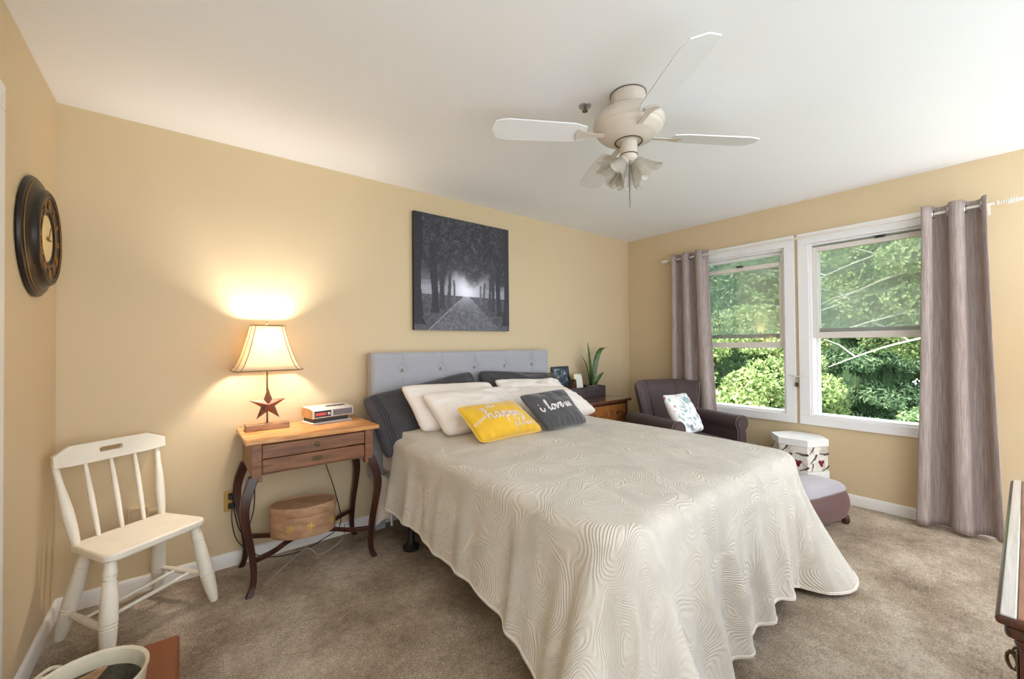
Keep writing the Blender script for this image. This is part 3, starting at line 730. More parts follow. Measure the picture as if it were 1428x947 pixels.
# top rail with a hand slot; its ends are angled forward
zr0, zr1 = 0.735, 0.825
slot = [(-0.034+0.011*math.cos(t)-0.0, 0.785+0.011*math.sin(t)) for t in np.linspace(PI/2, 1.5*PI, 8)]+[(0.034+0.011*math.cos(t), 0.785+0.011*math.sin(t)) for t in np.linspace(-PI/2, PI/2, 8)]
outer = [(-0.215, 0.745), (-0.215, 0.795), (-0.150, zr1), (0.150, zr1), (0.215, 0.795), (0.215, 0.745), (0.15, zr0), (-0.15, zr0)]
bm = bmesh.new()
def ring(pts): 
    vs = [bm.verts.new((x, 0, z)) for x, z in pts]; return [bm.edges.new((vs[i], vs[(i+1) % len(vs)])) for i in range(len(vs))]
bmesh.ops.triangle_fill(bm, use_beauty=True, use_dissolve=False, edges=ring(outer)+ring(slot))
ext = bmesh.ops.extrude_face_region(bm, geom=bm.faces[:])
bmesh.ops.translate(bm, verts=[g for g in ext['geom'] if isinstance(g, bmesh.types.BMVert)], vec=(0, 0.022, 0))
bmesh.ops.recalc_face_normals(bm, faces=bm.faces)
for v_ in bm.verts:
    e = max(0, abs(v_.co.x)-0.14); v_.co.y += ry_-0.012-e*0.35+(v_.co.z-0.74)*0.12
rm = M(); rm.v = [tuple(v_.co) for v_ in bm.verts]; bm.verts.index_update(); rm.f = [[v_.index for v_ in f.verts] for f in bm.faces]; rm.mi = [0]*len(rm.f); bm.free()
obj('top_rail', rm, 'chair_white', ch, bevel=0.003)

# ---------------------------------------------------------------- antique side table
MAT['tbl_wood'] = wood('oak_table_wood', lin((92, 58, 36)), lin((140, 94, 62)), 0.42, (1.5, 14, 14), 3)
MAT['tbl_top'] = wood('table_top_wood', lin((176, 112, 58)), lin((214, 158, 98)), 0.25, (2, 12, 12), 3, lin((226, 186, 136)))
MAT['tbl_leg'] = wood('mahogany_leg', lin((38, 17, 12)), lin((72, 34, 22)), 0.3, (8, 8, 1), 3)
MAT['brass_dark'] = plain('aged_brass', lin((96, 78, 52)), 0.45, 0.7)
tb = thing('side_table', 'antique wooden side table with cabriole legs left of the bed', 'table', (-3.468, -0.245, 0))
ox, oy = 3.468, 0.245
def B(x0, x1, y0, y1, z0, z1): return (x0+ox, x1+ox, y0+oy, y1+oy, z0, z1)
obj('table_top', M().box(*B(-3.805, -3.13, -0.465, -0.012, 0.768, 0.79)), 'tbl_top', tb, bevel=0.004)
ap = M(); ap.box(*B(-3.775, -3.73, -0.435, -0.39, 0.57, 0.768)); ap.box(*B(-3.205, -3.16, -0.435, -0.39, 0.57, 0.768))
ap.box(*B(-3.775, -3.755, -0.39, -0.05, 0.60, 0.768)); ap.box(*B(-3.18, -3.16, -0.39, -0.05, 0.60, 0.768)); ap.box(*B(-3.775, -3.16, -0.05, -0.03, 0.60, 0.768))
ap.box(*B(-3.73, -3.205, -0.425, -0.40, 0.600, 0.607)); ap.box(*B(-3.73, -3.205, -0.425, -0.40, 0.757, 0.768))
obj('apron', ap, 'tbl_wood', tb, bevel=0.002)
dw = M().box(*B(-3.728, -3.207, -0.43, -0.405, 0.685, 0.755)); d1 = obj('drawer', dw, 'tbl_wood', tb, bevel=0.003)
obj('escutcheon', M().lathe([(0.014, 0), (0.012, 0.004), (0.006, 0.006), (0.0, 0.006)], 20, TR(-3.466+ox, -0.43+oy, 0.722, PI/2)), 'brass_dark', d1)
dw = M().box(*B(-3.728, -3.207, -0.43, -0.405, 0.609, 0.679)); d2 = obj('drawer', dw, 'tbl_wood', tb, bevel=0.003)
es = M().prism([(-0.024, -0.01), (-0.028, 0), (-0.024, 0.01), (-0.01, 0.014), (0.01, 0.014), (0.024, 0.01), (0.028, 0), (0.024, -0.01), (0.01, -0.014), (-0.01, -0.014)], -0.434, -0.43, 'y', TR(-3.466+ox, oy, 0.645))
obj('escutcheon', es, 'brass_dark', d2)
kh = M().box(-3.468+ox, -3.464+ox, -0.4355+oy, -0.433+oy, 0.637, 0.652); obj('keyhole', kh, 'dark_metal', d2)
def cab(sx, sy, x, y):
    prof = [(0.60, 0.0, 0.024), (0.56, 0.014, 0.024), (0.50, 0.032, 0.022), (0.43, 0.040, 0.019), (0.34, 0.030, 0.0165), (0.25, 0.014, 0.0155), (0.17, 0.004, 0.015), (0.10, 0.000, 0.014), (0.05, 0.004, 0.014), (0.02, 0.014, 0.015), (0.0, 0.022, 0.016)]
    z, o_, r = zip(*prof); P = crom([(x+sx*a*1.0, y+sy*a*0.45, zz) for zz, a in zip(z, o_)], 4); n_ = len(P)
    rs = [interp(p[2], z[::-1], r[::-1]) for p in P]
    # square section legs
    mb = M(); vs = []; fs = []
    for p, q in zip(P, rs):
        for (a, b_) in ((-1, -1), (1, -1), (1, 1), (-1, 1)): vs.append((p[0]+a*q, p[1]+b_*q*0.9, p[2]))
    for i in range(n_-1):
        for j in range(4): fs.append((i*4+j, i*4+(j+1) % 4, i*4+4+(j+1) % 4, i*4+4+j))
    fs += [(3, 2, 1, 0), tuple((n_-1)*4+j for j in range(4))]
    mb.add(vs, fs); obj('leg', mb, 'tbl_leg', tb, bevel=0.004)
lx0, lx1, ly0, ly1 = -3.765+ox, -3.17+ox, -0.413+oy, -0.062+oy
cab(-1, -1, lx0, ly0); cab(1, -1, lx1, ly0); cab(-1, 1, lx0, ly1); cab(1, 1, lx1, ly1)
for (x, y) in ((lx0, ly0), (lx1, ly0), (lx0, ly1), (lx1, ly1)):
    cy_ = (ly0+ly1)/2; cx_ = (lx0+lx1)/2
    P = crom([(x, y, 0.172), (x+(cx_-x)*0.3, y+(cy_-y)*0.28, 0.168), (x+(cx_-x)*0.62, y+(cy_-y)*0.75, 0.172), (cx_+(x-cx_)*0.1, cy_, 0.172)], 6)
    mb = M(); vs = []; fs = []
    for p in P:
        for (a, b_) in ((-0.009, -0.011), (-0.009, 0.011), (0.009, 0.011), (0.009, -0.011)): vs.append((p[0], p[1]+a*1.6, p[2]+b_))
    for i in range(len(P)-1):
        for j in range(4): fs.append((i*4+j, i*4+(j+1) % 4, i*4+4+(j+1) % 4, i*4+4+j))
    fs += [(3, 2, 1, 0), tuple((len(P)-1)*4+j for j in range(4))]
    mb.add(vs, fs); obj('stretcher', mb, 'tbl_leg', tb, bevel=0.003)

# hat box on the stretcher
MAT['hatbox'] = wood('papered_box', lin((150, 112, 82)), lin((190, 150, 116)), 0.6, (3, 3, 8), 4)
MAT['ornament'] = plain('gilt_ornament', lin((206, 170, 96)), 0.5, 0.3)
hbx = thing('hat_box', 'oval pinkish brown hat box on the stretcher of the side table', 'box', (-3.495, -0.235, 0.186), math.radians(-14))
obj('body', M().lathe([(0.0, 0), (0.168, 0), (0.170, 0.004), (0.170, 0.13), (0.0, 0.13)], 56, None, 1, 0.66), 'hatbox', hbx)
obj('lid', M().lathe([(0.0, 0.118), (0.173, 0.118), (0.176, 0.121), (0.176, 0.160), (0.172, 0.168), (0.158, 0.170), (0.152, 0.166), (0.0, 0.166)], 56, None, 1, 0.66), 'hatbox', hbx)
rim = M().tube([(0.170*math.cos(t), 0.112*math.sin(t), 0.168) for t in np.linspace(0, 2*PI, 56, endpoint=False)], 0.003, 6, closed=True); obj('lid_rim', rim, 'hatbox', hbx)
for ax_ in (-1.95, -1.35, -0.55):
    T = TR(0.1705*math.cos(ax_), 0.1705*0.66*math.sin(ax_), 0.062, PI/2, 0, math.atan2(math.sin(ax_)/0.66, math.cos(ax_))+PI/2)
    mb = M().lathe([(0.012, 0), (0.012, 0.003), (0.005, 0.004), (0, 0.006)], 16, T)
    for k in range(5):
        a = 2*PI*k/5; mb.lathe([(0.007, 0), (0.007, 0.003), (0, 0.004)], 10, T @ TR(0.016*math.cos(a), 0.016*math.sin(a), 0))
    obj('ornament', mb, 'ornament', hbx)

# ---------------------------------------------------------------- table lamp
def shade_mat(name, strength):
    a = N(name); t = a.t; t.nodes.remove(a.b)
    d = a.n('ShaderNodeBsdfDiffuse'); d.inputs[0].default_value = (*lin((242, 232, 212)), 1)
    tl = a.n('ShaderNodeBsdfTranslucent'); tl.inputs[0].default_value = (*lin((252, 240, 216)), 1)
    mx = a.n('ShaderNodeMixShader'); mx.inputs[0].default_value = 0.55
    a.l(d.outputs[0], mx.inputs[1]); a.l(tl.outputs[0], mx.inputs[2]); a.l(mx.outputs[0], a.out.inputs[0]); return a.m
MAT['shade'] = shade_mat('lamp_shade_linen', 0)
MAT['shade_trim'] = fabric('shade_trim_braid', lin((150, 122, 84)), 0.8)
MAT['rust'] = plain('rusty_star_metal', lin((128, 84, 68)), 0.38, 0.55, vary=0.3, scale=25)
MAT['lampbase'] = wood('lamp_base_wood', lin((128, 92, 64)), lin((176, 136, 100)), 0.45, (3, 12, 12), 4)
LAMP_W = 22.0
def shade_geo(wx, wy, tx, ty, zb, zt, cham=0.28):
    # rectangular shade with cut corners, bell curved
    def ringpts(t):
        # t 0 bottom 1 top ; bell: concave flare
        k = t**0.62
        ax = wx+(tx-wx)*k; ay = wy+(ty-wy)*k; c = cham*min(ax, ay)
        z = zb+(zt-zb)*t
        return [(ax-c, -ay, z), (ax, -ay+c, z), (ax, ay-c, z), (ax-c, ay, z), (-ax+c, ay, z), (-ax, ay-c, z), (-ax, -ay+c, z), (-ax+c, -ay, z)]
    return ringpts
def table_lamp(loc, rz, label, group, star=True, power=LAMP_W, h=0.0):
    lt = thing('table_lamp', label, 'lamp', loc, rz, group)
    obj('base', M().box(-0.108, 0.108, -0.05, 0.05, 0, 0.036), 'lampbase', lt, bevel=0.004)
    obj('pole', M().tube([(0, 0, 0.036), (0, 0, 0.44)], 0.0045, 10), 'brass_dark', lt)
    s = M(); R_, r_ = 0.098, 0.036; zc = 0.142; D = 0.022; pts = []
    for k in range(10):
        a = PI/2+2*PI*k/10; rr = R_ if k % 2 == 0 else r_; pts.append((rr*math.cos(a), 0, zc+rr*math.sin(a)))
    # barn star, ridged
    vs = pts+[(0, -D, zc), (0, D, zc)]
    fs = []
    for k in range(10): fs += [(k, (k+1) % 10, 10), ((k+1) % 10, k, 11)]
    T = TR(0, -0.028, 0, 0, 0, 0)
    s.add(vs, fs, T); s.tube([(0, -0.028, zc), (0, 0, zc)], 0.004, 6)
    obj('star', s, 'rust', lt, smooth=False)
    rp = shade_geo(0.168, 0.118, 0.078, 0.068, 0.338, 0.590, 0.22)
    sh_ = M()
    nt = 14; vs = []; fs = []
    for i in range(nt+1): vs += rp(i/nt)
    for i in range(nt):
        for j in range(8): fs.append((i*8+j, i*8+(j+1) % 8, i*8+8+(j+1) % 8, i*8+8+j))
    sh_.add(vs, fs); so_ = obj('lamp_shade', sh_, 'shade', lt, solid=0.0015, angle=20)
    tr = M()
    for j in range(8): tr.tube([rp(i/nt)[j] for i in range(nt+1)], 0.0024, 6)
    tr.tube(rp(0), 0.004, 6, closed=True); tr.tube(rp(1), 0.004, 6, closed=True)
    obj('shade_trim', tr, 'shade_trim', so_)
    hp = M(); hp.tube([(0, 0, 0.44), (0, 0, 0.60)], 0.002, 6); hp.tube([(-0.078, 0, 0.585), (0.078, 0, 0.585)], 0.0018, 5)
    hp.lathe([(0.0, 0.616), (0.006, 0.61), (0.006, 0.603), (0.003, 0.598), (0.008, 0.594)], 10)
    obj('harp', hp, 'brass_dark', lt)
    bl = M().lathe([(0, 0.535), (0.012, 0.533), (0.024, 0.52), (0.03, 0.50), (0.026, 0.475), (0.015, 0.455), (0.013, 0.44)], 18)
    a = N('bulb_glow'); a.b.inputs['Emission Color'].default_value = (1, 0.72, 0.40, 1); a.b.inputs['Emission Strength'].default_value = 25; a.base((1, 0.9, 0.8))
    obj('bulb', bl, a.m, lt)
    ld = bpy.data.lights.new('lamp_light', 'POINT'); ld.energy = power; ld.color = (1.0, 0.91, 0.82); ld.shadow_soft_size = 0.035
    lo = bpy.data.objects.new('lamp_light', ld); COL.objects.link(lo); lo.parent = lt; lo.location = (0, -0.035, 0.515)
    return lt
MAT['bulbglass'] = MAT['glass']
LAMP = table_lamp((-3.668, -0.150, 0.79), math.radians(0), 'lit table lamp with metal star and cream shade on the antique side table', 'star table lamps')

# ---------------------------------------------------------------- clock radio
MAT['silver'] = plain('silver_plastic', lin((205, 200, 196)), 0.35, 0.1)
MAT['radiowood'] = wood('radio_wood', lin((130, 88, 50)), lin((176, 130, 82)), 0.4, (3, 14, 14), 4)
MAT['black'] = plain('black_plastic', (0.012, 0.012, 0.013), 0.35)
rd = thing('clock_radio', 'retro silver and wood clock radio on the side table', 'radio', (-3.335, -0.115, 0.79), math.radians(10))
obj('base', M().prism([(-0.125, -0.085), (0.125, -0.085), (0.13, 0.07), (-0.13, 0.07)], 0, 0.010, 'z'), 'silver', rd, bevel=0.003)
obj('body_lower', M().box(-0.115, 0.10, -0.072, 0.065, 0.010, 0.034), 'black', rd)
bd = M().prism([(-0.085, 0.034), (-0.095, 0.040), (-0.095, 0.084), (-0.06, 0.094), (0.068, 0.098), (0.068, 0.034)], -0.125, 0.125, 'x')
bo = obj('body', bd, 'silver', rd, bevel=0.002)
obj('side_panel', M().prism([(-0.082, 0.037), (-0.082, 0.085), (-0.06, 0.091), (0.065, 0.094), (0.065, 0.037)], -0.127, -0.125, 'x'), 'radiowood', bo)
obj('side_panel', M().prism([(-0.082, 0.037), (-0.082, 0.085), (-0.06, 0.091), (0.065, 0.094), (0.065, 0.037)], 0.125, 0.127, 'x'), 'radiowood', bo)
obj('display', M().box(-0.117, -0.018, -0.0965, -0.095, 0.044, 0.080), 'black', bo)
a = N('red_dial'); a.base(lin((150, 50, 45))); a.b.inputs['Emission Color'].default_value = (0.8, 0.12, 0.08, 1); a.b.inputs['Emission Strength'].default_value = 0.35
obj('dial_window', M().box(-0.112, -0.048, -0.0975, -0.0965, 0.053, 0.070), a.m, bo)
obj('tuning_knob', M().lathe([(0.008, 0), (0.008, 0.006), (0, 0.007)], 14, TR(-0.033, -0.0965, 0.062, PI/2)), 'silver', bo)
obj('speaker_grille', M().box(-0.005, 0.117, -0.0965, -0.095, 0.044, 0.080), plain('grey_grille', lin((110, 106, 108)), 0.6, bump=0.6, bscale=700), bo)
for k in range(6): obj('button', M().box(-0.02+0.02*k, -0.006+0.02*k, -0.045, -0.02, 0.093, 0.099), 'black', bo)

# ---------------------------------------------------------------- sockets and cords
MAT['brass_plate'] = plain('brass_plate', lin((190, 152, 84)), 0.4, 0.5)
ot = thing('wall_outlet', 'brass wall outlet behind the left legs of the side table', 'outlet', (-3.828, 0, 0.375), 0, 'wall outlets')
obj('cover_plate', M().box(-0.036, 0.036, -0.006, 0, -0.058, 0.058), 'brass_plate', ot, bevel=0.002)
for zz in (-0.045, 0.012): obj('socket', M().box(-0.016, 0.016, -0.009, -0.006, zz, zz+0.033), 'black', ot, bevel=0.002)
def cord(name, pts, r, mat, label, k=8, parent=None, plug=None):
    p0 = Vector(pts[0]); P = crom([tuple(Vector(p)-p0) for p in pts], k); o = obj(name, M().tube(P, r, 6), mat)
    if parent is None:
        o.location = p0; return tag(o, label, 'cord')
    o.parent = parent; inv = (Matrix.Translation(parent.location) @ parent.rotation_euler.to_matrix().to_4x4()).inverted()
    o.matrix_basis = inv @ Matrix.Translation(p0)
    pg = obj('plug', M().box(-0.012, 0.012, -0.004, 0.0265, -0.011, 0.011), 'black', o, bevel=0.004)
    return o
cord('power_cord', [(-3.826, -0.036, 0.40), (-3.82, -0.09, 0.33), (-3.80, -0.10, 0.24), (-3.77, -0.10, 0.205), (-3.72, -0.022, 0.30), (-3.71, -0.015, 0.50), (-3.665, -0.006, 0.70), (-3.64, -0.006, 0.80), (-3.64, -0.06, 0.797), (-3.65, -0.10, 0.797)], 0.003, 'black', '', parent=LAMP)
cord('power_cord', [(-3.826, -0.036, 0.352), (-3.83, -0.07, 0.27), (-3.80, -0.085, 0.155), (-3.70, -0.20, 0.09), (-3.55, -0.30, 0.10), (-3.42, -0.32, 0.14), (-3.30, -0.27, 0.19), (-3.29, -0.10, 0.35), (-3.33, -0.014, 0.55), (-3.335, -0.006, 0.79), (-3.335, -0.03, 0.797)], 0.003, 'black', '', parent=rd)
cord('extension_cord', [(-3.70, -0.36, 0.012), (-3.60, -0.30, 0.05), (-3.50, -0.33, 0.12), (-3.43, -0.34, 0.07), (-3.30, -0.30, 0.10), (-3.26, -0.22, 0.155)], 0.0028, plain('grey_cord', lin((150, 140, 130)), 0.5), 'pale grey cord looping below the hat box')
wb = thing('cable_box', 'wall coloured cable box behind the white chair spindles', 'outlet', (-4.225, 0, 0.405))
obj('frame', M().box(-0.04, 0.04, -0.022, 0, 0.022, 0.032).box(0.032, 0.04, -0.022, 0, -0.032, 0.022).box(-0.04, -0.032, -0.022, 0, -0.032, 0.022).box(-0.032, 0.032, -0.006, 0, -0.032, 0.022), 'wall', wb, bevel=0.001)
obj('raceway', M().box(0.04, 0.10, -0.012, 0, -0.008, 0.006), 'wall', wb)

# ---------------------------------------------------------------- things at the bottom left
MAT['leather'] = plain('brown_leather', lin((134, 76, 46)), 0.42, vary=0.12, scale=5)
bxo = thing('storage_box', 'flat brown box on the carpet in front of the white chair', 'box', (-4.255, -1.02, 0))
obj('box_body', M().box(-0.19, 0.195, -0.26, 0.262, 0.0, 0.085), 'leather', bxo, bevel=0.012, segs=4)
obj('box_lid', M().box(-0.195, 0.20, -0.265, 0.267, 0.087, 0.122), 'leather', bxo, bevel=0.014, segs=4)
MAT['enamel'] = plain('cream_enamel', lin((214, 206, 182)), 0.35, vary=0.06, scale=12)
MAT['soot'] = plain('dark_stain', lin((88, 82, 66)), 0.8, vary=0.4, scale=30)
pt = thing('enamel_pot', 'cream enamel pot with a stained inside on the brown box', 'pot', (-4.275, -1.07, 0.122), 2.6)
obj('pot_body', M().lathe([(0, 0), (0.10, 0), (0.115, 0.008), (0.135, 0.06), (0.140, 0.108), (0.145, 0.118), (0.145, 0.124), (0.135, 0.119), (0.131, 0.10), (0.128, 0.075)], 48, cap=False), 'enamel', pt)
obj('stained_inside', M().lathe([(0.1279, 0.0755), (0.122, 0.05), (0.105, 0.012), (0, 0.010)], 48, cap=False), 'soot', pt)
obj('handle', M().tube(crom([(0.146, -0.03, 0.12), (0.170, -0.035, 0.115), (0.172, -0.085, 0.11), (0.142, -0.085, 0.112)], 5), 0.006, 8), 'enamel', pt)
wd = M().prism([(0, 0), (0.09, 0.0), (0.02, 0.055)], -0.009, 0.009, 'y', TR(0, 0, 0, 0, -0.5, 0.7)); o = obj('wood_wedge', wd, 'lampbase', bevel=0.002); o.location = (-4.30, -1.05, 0.185); tag(o, 'pale wooden wedge lying in the enamel pot', 'wedge')
o = obj('knob', M().lathe([(0, 0.036), (0.014, 0.033), (0.022, 0.02), (0.02, 0.006), (0.01, 0), (0.01, -0.03), (0, -0.03)], 20), plain('grey_knob', lin((176, 168, 156)), 0.4), None); o.location = (-4.235, -1.075, 0.178); tag(o, 'round grey knob lying in the enamel pot', 'knob')

# ---------------------------------------------------------------- ceiling fan
MAT['fan_white'] = plain('ivory_fan_enamel', lin((208, 198, 186)), 0.3, vary=0.03)
MAT['fan_blade'] = plain('white_fan_blade', lin((232, 233, 236)), 0.6, vary=0.01)
MAT['fan_dark'] = plain('dark_fan_ring', lin((92, 72, 56)), 0.5, 0.2)
MAT['chain'] = plain('steel_chain', lin((120, 116, 112)), 0.3, 0.8)
fan = thing('ceiling_fan', 'white ceiling fan with ruffled glass light shades above the bed', 'fan', (-2.40, -1.722, 2.44))
obj('canopy', M().lathe([(0, 0), (0.078, 0), (0.080, -0.006), (0.078, -0.045), (0.080, -0.075), (0.076, -0.085), (0, -0.085)], 40), 'fan_white', fan)
obj('canopy_rim', M().tube([(0.081*math.cos(t), 0.081*math.sin(t), -0.004) for t in np.linspace(0, 2*PI, 40, endpoint=False)], 0.002, 6, closed=True), 'fan_dark', fan)
obj('motor', M().lathe([(0.07, -0.078), (0.095, -0.082), (0.125, -0.092), (0.146, -0.108), (0.156, -0.122), (0.157, -0.130), (0.163, -0.136), (0.164, -0.150), (0.160, -0.160), (0.153, -0.166), (0.151, -0.176), (0.143, -0.186), (0.136, -0.190), (0.130, -0.200), (0.116, -0.208), (0.108, -0.210), (0.098, -0.218), (0.076, -0.222), (0.068, -0.226), (0, -0.226)], 56), 'fan_white', fan)
obj('motor_ring', M().tube([(0.062*math.cos(t), 0.062*math.sin(t), -0.228) for t in np.linspace(0, 2*PI, 40, endpoint=False)], 0.003, 6, closed=True), 'fan_dark', fan)
obj('switch_housing', M().lathe([(0.04, -0.226), (0.040, -0.285), (0.041, -0.287), (0.041, -0.291), (0.038, -0.293), (0.036, -0.312), (0.024, -0.322), (0, -0.322)], 32), 'fan_white', fan)
obj('housing_band', M().lathe([(0.0405, -0.288), (0.042, -0.289), (0.042, -0.292), (0.0405, -0.293)], 32, cap=False), 'fan_dark', fan)
for k in range(4):
    a = math.radians(58+90*k); T = Matrix.Rotation(a, 4, 'Z')
    pts = [(0.21, -0.045), (0.27, -0.062), (0.58, -0.070), (0.63, -0.055), (0.648, 0.0), (0.63, 0.055), (0.58, 0.070), (0.27, 0.062), (0.21, 0.045)]
    bl = M().prism(pts, -0.003, 0.003, 'z', T @ TR(0, 0, -0.196, math.radians(11), 0, 0))
    bo = obj('blade', bl, 'fan_blade', fan, bevel=0.002)
    ir = M(); ir.prism([(0.12, -0.012), (0.20, -0.014), (0.25, -0.035), (0.26, 0), (0.25, 0.035), (0.20, 0.014), (0.12, 0.012)], -0.0045, -0.0015, 'z', T @ TR(0, 0, -0.201, math.radians(11), 0, 0))
    obj('blade_iron', ir, 'fan_white', bo)
gl_ = N('ruffled_glass'); gl_.base(lin((206, 200, 186))); gl_.set(0.15); gl_.b.inputs['Transmission Weight'].default_value = 0.35
tt = gl_.n('ShaderNodeBsdfTransparent'); mxx = gl_.n('ShaderNodeMixShader'); mxx.inputs[0].default_value = 0.55
gl_.l(tt.outputs[0], mxx.inputs[1]); gl_.l(gl_.b.outputs[0], mxx.inputs[2]); gl_.l(mxx.outputs[0], gl_.out.inputs[0])
vr = gl_.coord(); gl_.bump(gl_.noise(vr, 60, 2), 0.5, 0.004)
MAT['ruffle'] = gl_.m
for k, az in enumerate((math.radians(-39+180), math.radians(-39), math.radians(51))):
    T = Matrix.Rotation(az, 4, 'Z') @ TR(0.022, 0, -0.312) @ Matrix.Rotation(math.radians(-42), 4, 'Y') 
    def bell(u, v, T=T, k=k):
        t = 2*PI*u; ruff = v**2.2; r = 0.022+0.014*math.sin(min(1, v*2)*PI/2)+0.040*v**1.7
        r += ruff*0.011*math.sin(6*t+k)
        z = -0.098*v+ruff*0.011*math.cos(6*t+k+0.6)
        return tuple(T @ Vector((r*math.cos(t), r*math.sin(t), z)))
    mb = M(); mb.grid(bell, 84, 18, closeu=True); so_ = obj('glass_shade', mb, 'ruffle', fan, solid=0.0025, angle=180)
    obj('shade_holder', M().lathe([(0.0, 0.022), (0.022, 0.02), (0.026, 0.0), (0.0255, -0.01)], 20, T, cap=False), 'fan_white', so_)
    obj('bulb', M().lathe([(0.01, 0.0), (0.012, -0.02), (0.022, -0.045), (0.018, -0.062), (0, -0.068)], 16, T), plain('frosted_bulb', lin((245, 240, 232)), 0.3), so_)
pc = M(); pc.tube(crom([(-0.012, -0.012, -0.315), (-0.012, -0.013, -0.45), (-0.006, -0.008, -0.53), (0.004, 0.0, -0.535), (0.008, 0.004, -0.50), (0.014, 0.01, -0.315)], 8), 0.0016, 5)
obj('pull_chain', pc, 'chain', fan)
sp = thing('fire_sprinkler', 'small round metal sprinkler on ceiling left of the fan', 'sprinkler', (-2.49, -1.534, 2.44))
obj('escutcheon', M().lathe([(0, 0), (0.031, 0), (0.030, -0.004), (0.018, -0.007), (0, -0.007)], 28), plain('sprinkler_chrome', lin((176, 176, 176)), 0.35, 0.7), sp)
obj('deflector', M().lathe([(0.006, -0.006), (0.006, -0.024), (0.014, -0.025), (0.014, -0.028), (0, -0.028)], 16), 'chain', sp)

# ---------------------------------------------------------------- curtains and rod
def curtain_mat():
    a = N('slub_curtain'); a.set(0.8, spec=0.2); v = a.coord('Object', (60, 60, 2.0))
    f = a.noise(v, 3.0, 4, 0.7)
    c = a.ramp(f, [(0.3, lin((150, 134, 129))), (0.5, lin((181, 166, 160))), (0.72, lin((206, 193, 189)))])
    a.l(c, a.b.inputs['Base Color']); a.bump(f, 0.15, 0.002)
    tl = a.n('ShaderNodeBsdfTranslucent'); a.l(c, tl.inputs[0]); mx = a.n('ShaderNodeMixShader'); mx.inputs[0].default_value = 0.22
    a.l(a.b.outputs[0], mx.inputs[1]); a.l(tl.outputs[0], mx.inputs[2]); a.l(mx.outputs[0], a.out.inputs[0]); return a.m
MAT['curtain'] = curtain_mat()
MAT['chrome'] = plain('chrome_grommet', lin((190, 192, 196)), 0.2, 0.9)
MAT['rod'] = plain('cream_rod', lin((226, 218, 208)), 0.35)
def curtain(label, ya, yb, yba, ybb, nf, zb, ph, seed, amp=0.042):
    zt_ = 2.165; c = thing('curtain', label, 'curtain', (-0.105, (ya+yb)/2, 0), 0, 'grommet curtains'); yc = (ya+yb)/2
    def fn(u, v):
        z = zt_+(zb-zt_)*v; y0_ = ya+(yba-ya)*v**1.5; y1_ = yb+(ybb-yb)*v**1.5
        aa = amp*(1-0.15*v)
        th = ph+2*PI*nf*u
        x = aa*math.cos(th)+0.012*nz(u*6+seed, v*2)*v
        y = y0_+(y1_-y0_)*u-0.010*math.sin(2*th)*(1 if v < 0.5 else 1)
        zz = z+0.012*math.sin(th)*v*0.5
        return (x, y-yc, zz)
    mb = M(); mb.grid(fn, 110, 50); co = obj('cloth', mb, 'curtain', c, solid=0.004, angle=180)
    hm = M(); hm.tube([Vector(fn(u, 0.985)) for u in np.linspace(0, 1, 110)], 0.0028, 4); obj('hem', hm, 'curtain', co)
    k = math.ceil((ph-PI/2)/PI)
    while True:
        u = (PI/2+k*PI-ph)/(2*PI*nf); k += 1
        if u <= 0.02: continue
        if u >= 0.98: break
        p = Vector(fn(u, 0.0)); p.z = 2.114; p.x = 0.005
        d = Vector(fn(u+0.01, 0.02))-Vector(fn(u-0.01, 0.02)); ang = math.atan2(d.y, d.x)
        # grommet ring lies in the plane of the cloth
        T = TR(p.x, p.y, p.z, 0, 0, ang)
        g = M().tube([T @ Vector((0.026*math.cos(t), 0, 0.026*math.sin(t))) for t in np.linspace(0, 2*PI, 24, endpoint=False)], 0.008, 8, closed=True)
        obj('grommet', g, 'chrome', c)
    return c
curtain('grey curtain panel hanging left of left window behind the armchair', -0.625, -0.965, -0.60, -1.06, 2.5, 0.055, PI, 2)
curtain('grey curtain panel hanging at the right side of right window', -2.455, -2.745, -2.40, -2.79, 2.0, 0.022, PI*0.9, 8, 0.055)
rod = thing('curtain_rod', 'cream curtain rod with ridged finials above both windows', 'curtain rod', (-0.10, -1.68, 2.114))
obj('pole', M().tube([(0, 1.10, 0), (0, -1.09, 0)], 0.0085, 12), 'rod', rod)
for sg in (1, -1):
    prof = [(0.0085, 0), (0.013, 0.004), (0.013, 0.010), (0.006, 0.014)]
    for k in range(9):
        t = k/8; rr = 0.008+0.011*math.sin(PI*(0.12+0.8*t)); z = 0.016+0.010*k; prof += [(rr*0.72, z), (rr, z+0.004), (rr*0.72, z+0.008)]
    prof.append((0, 0.112))
    obj('finial', M().lathe(prof, 20, TR(0, sg*1.095, 0, -sg*PI/2, 0, 0)), 'rod', rod)
    obj('bracket', M().box(0, 0.10, sg*1.055-0.006, sg*1.055+0.006, -0.018, -0.008).box(0.095, 0.10, sg*1.055-0.012, sg*1.055+0.012, -0.05, 0.03), 'rod', rod, bevel=0.002)
lk = thing('window_padlock', 'small brass padlock on a strap tied between the two windows', 'padlock', (-0.024, -1.677, 0.975))
obj('strap', M().tube(crom([(0, 0.062, 0.012), (-0.006, 0.02, 0.0), (-0.008, 0, -0.004), (-0.006, -0.02, 0.0), (0, -0.062, 0.008)], 5), 0.004, 6), 'rod', lk)
obj('shackle', M().tube(crom([(-0.008, 0.008, -0.06), (-0.008, 0.009, -0.02), (-0.008, 0, -0.006), (-0.008, -0.009, -0.02), (-0.008, -0.008, -0.06)], 6), 0.0022, 6), 'chain', lk)
obj('lock_body', M().box(-0.014, -0.002, -0.014, 0.014, -0.088, -0.056), 'brass_dark', lk, bevel=0.003)

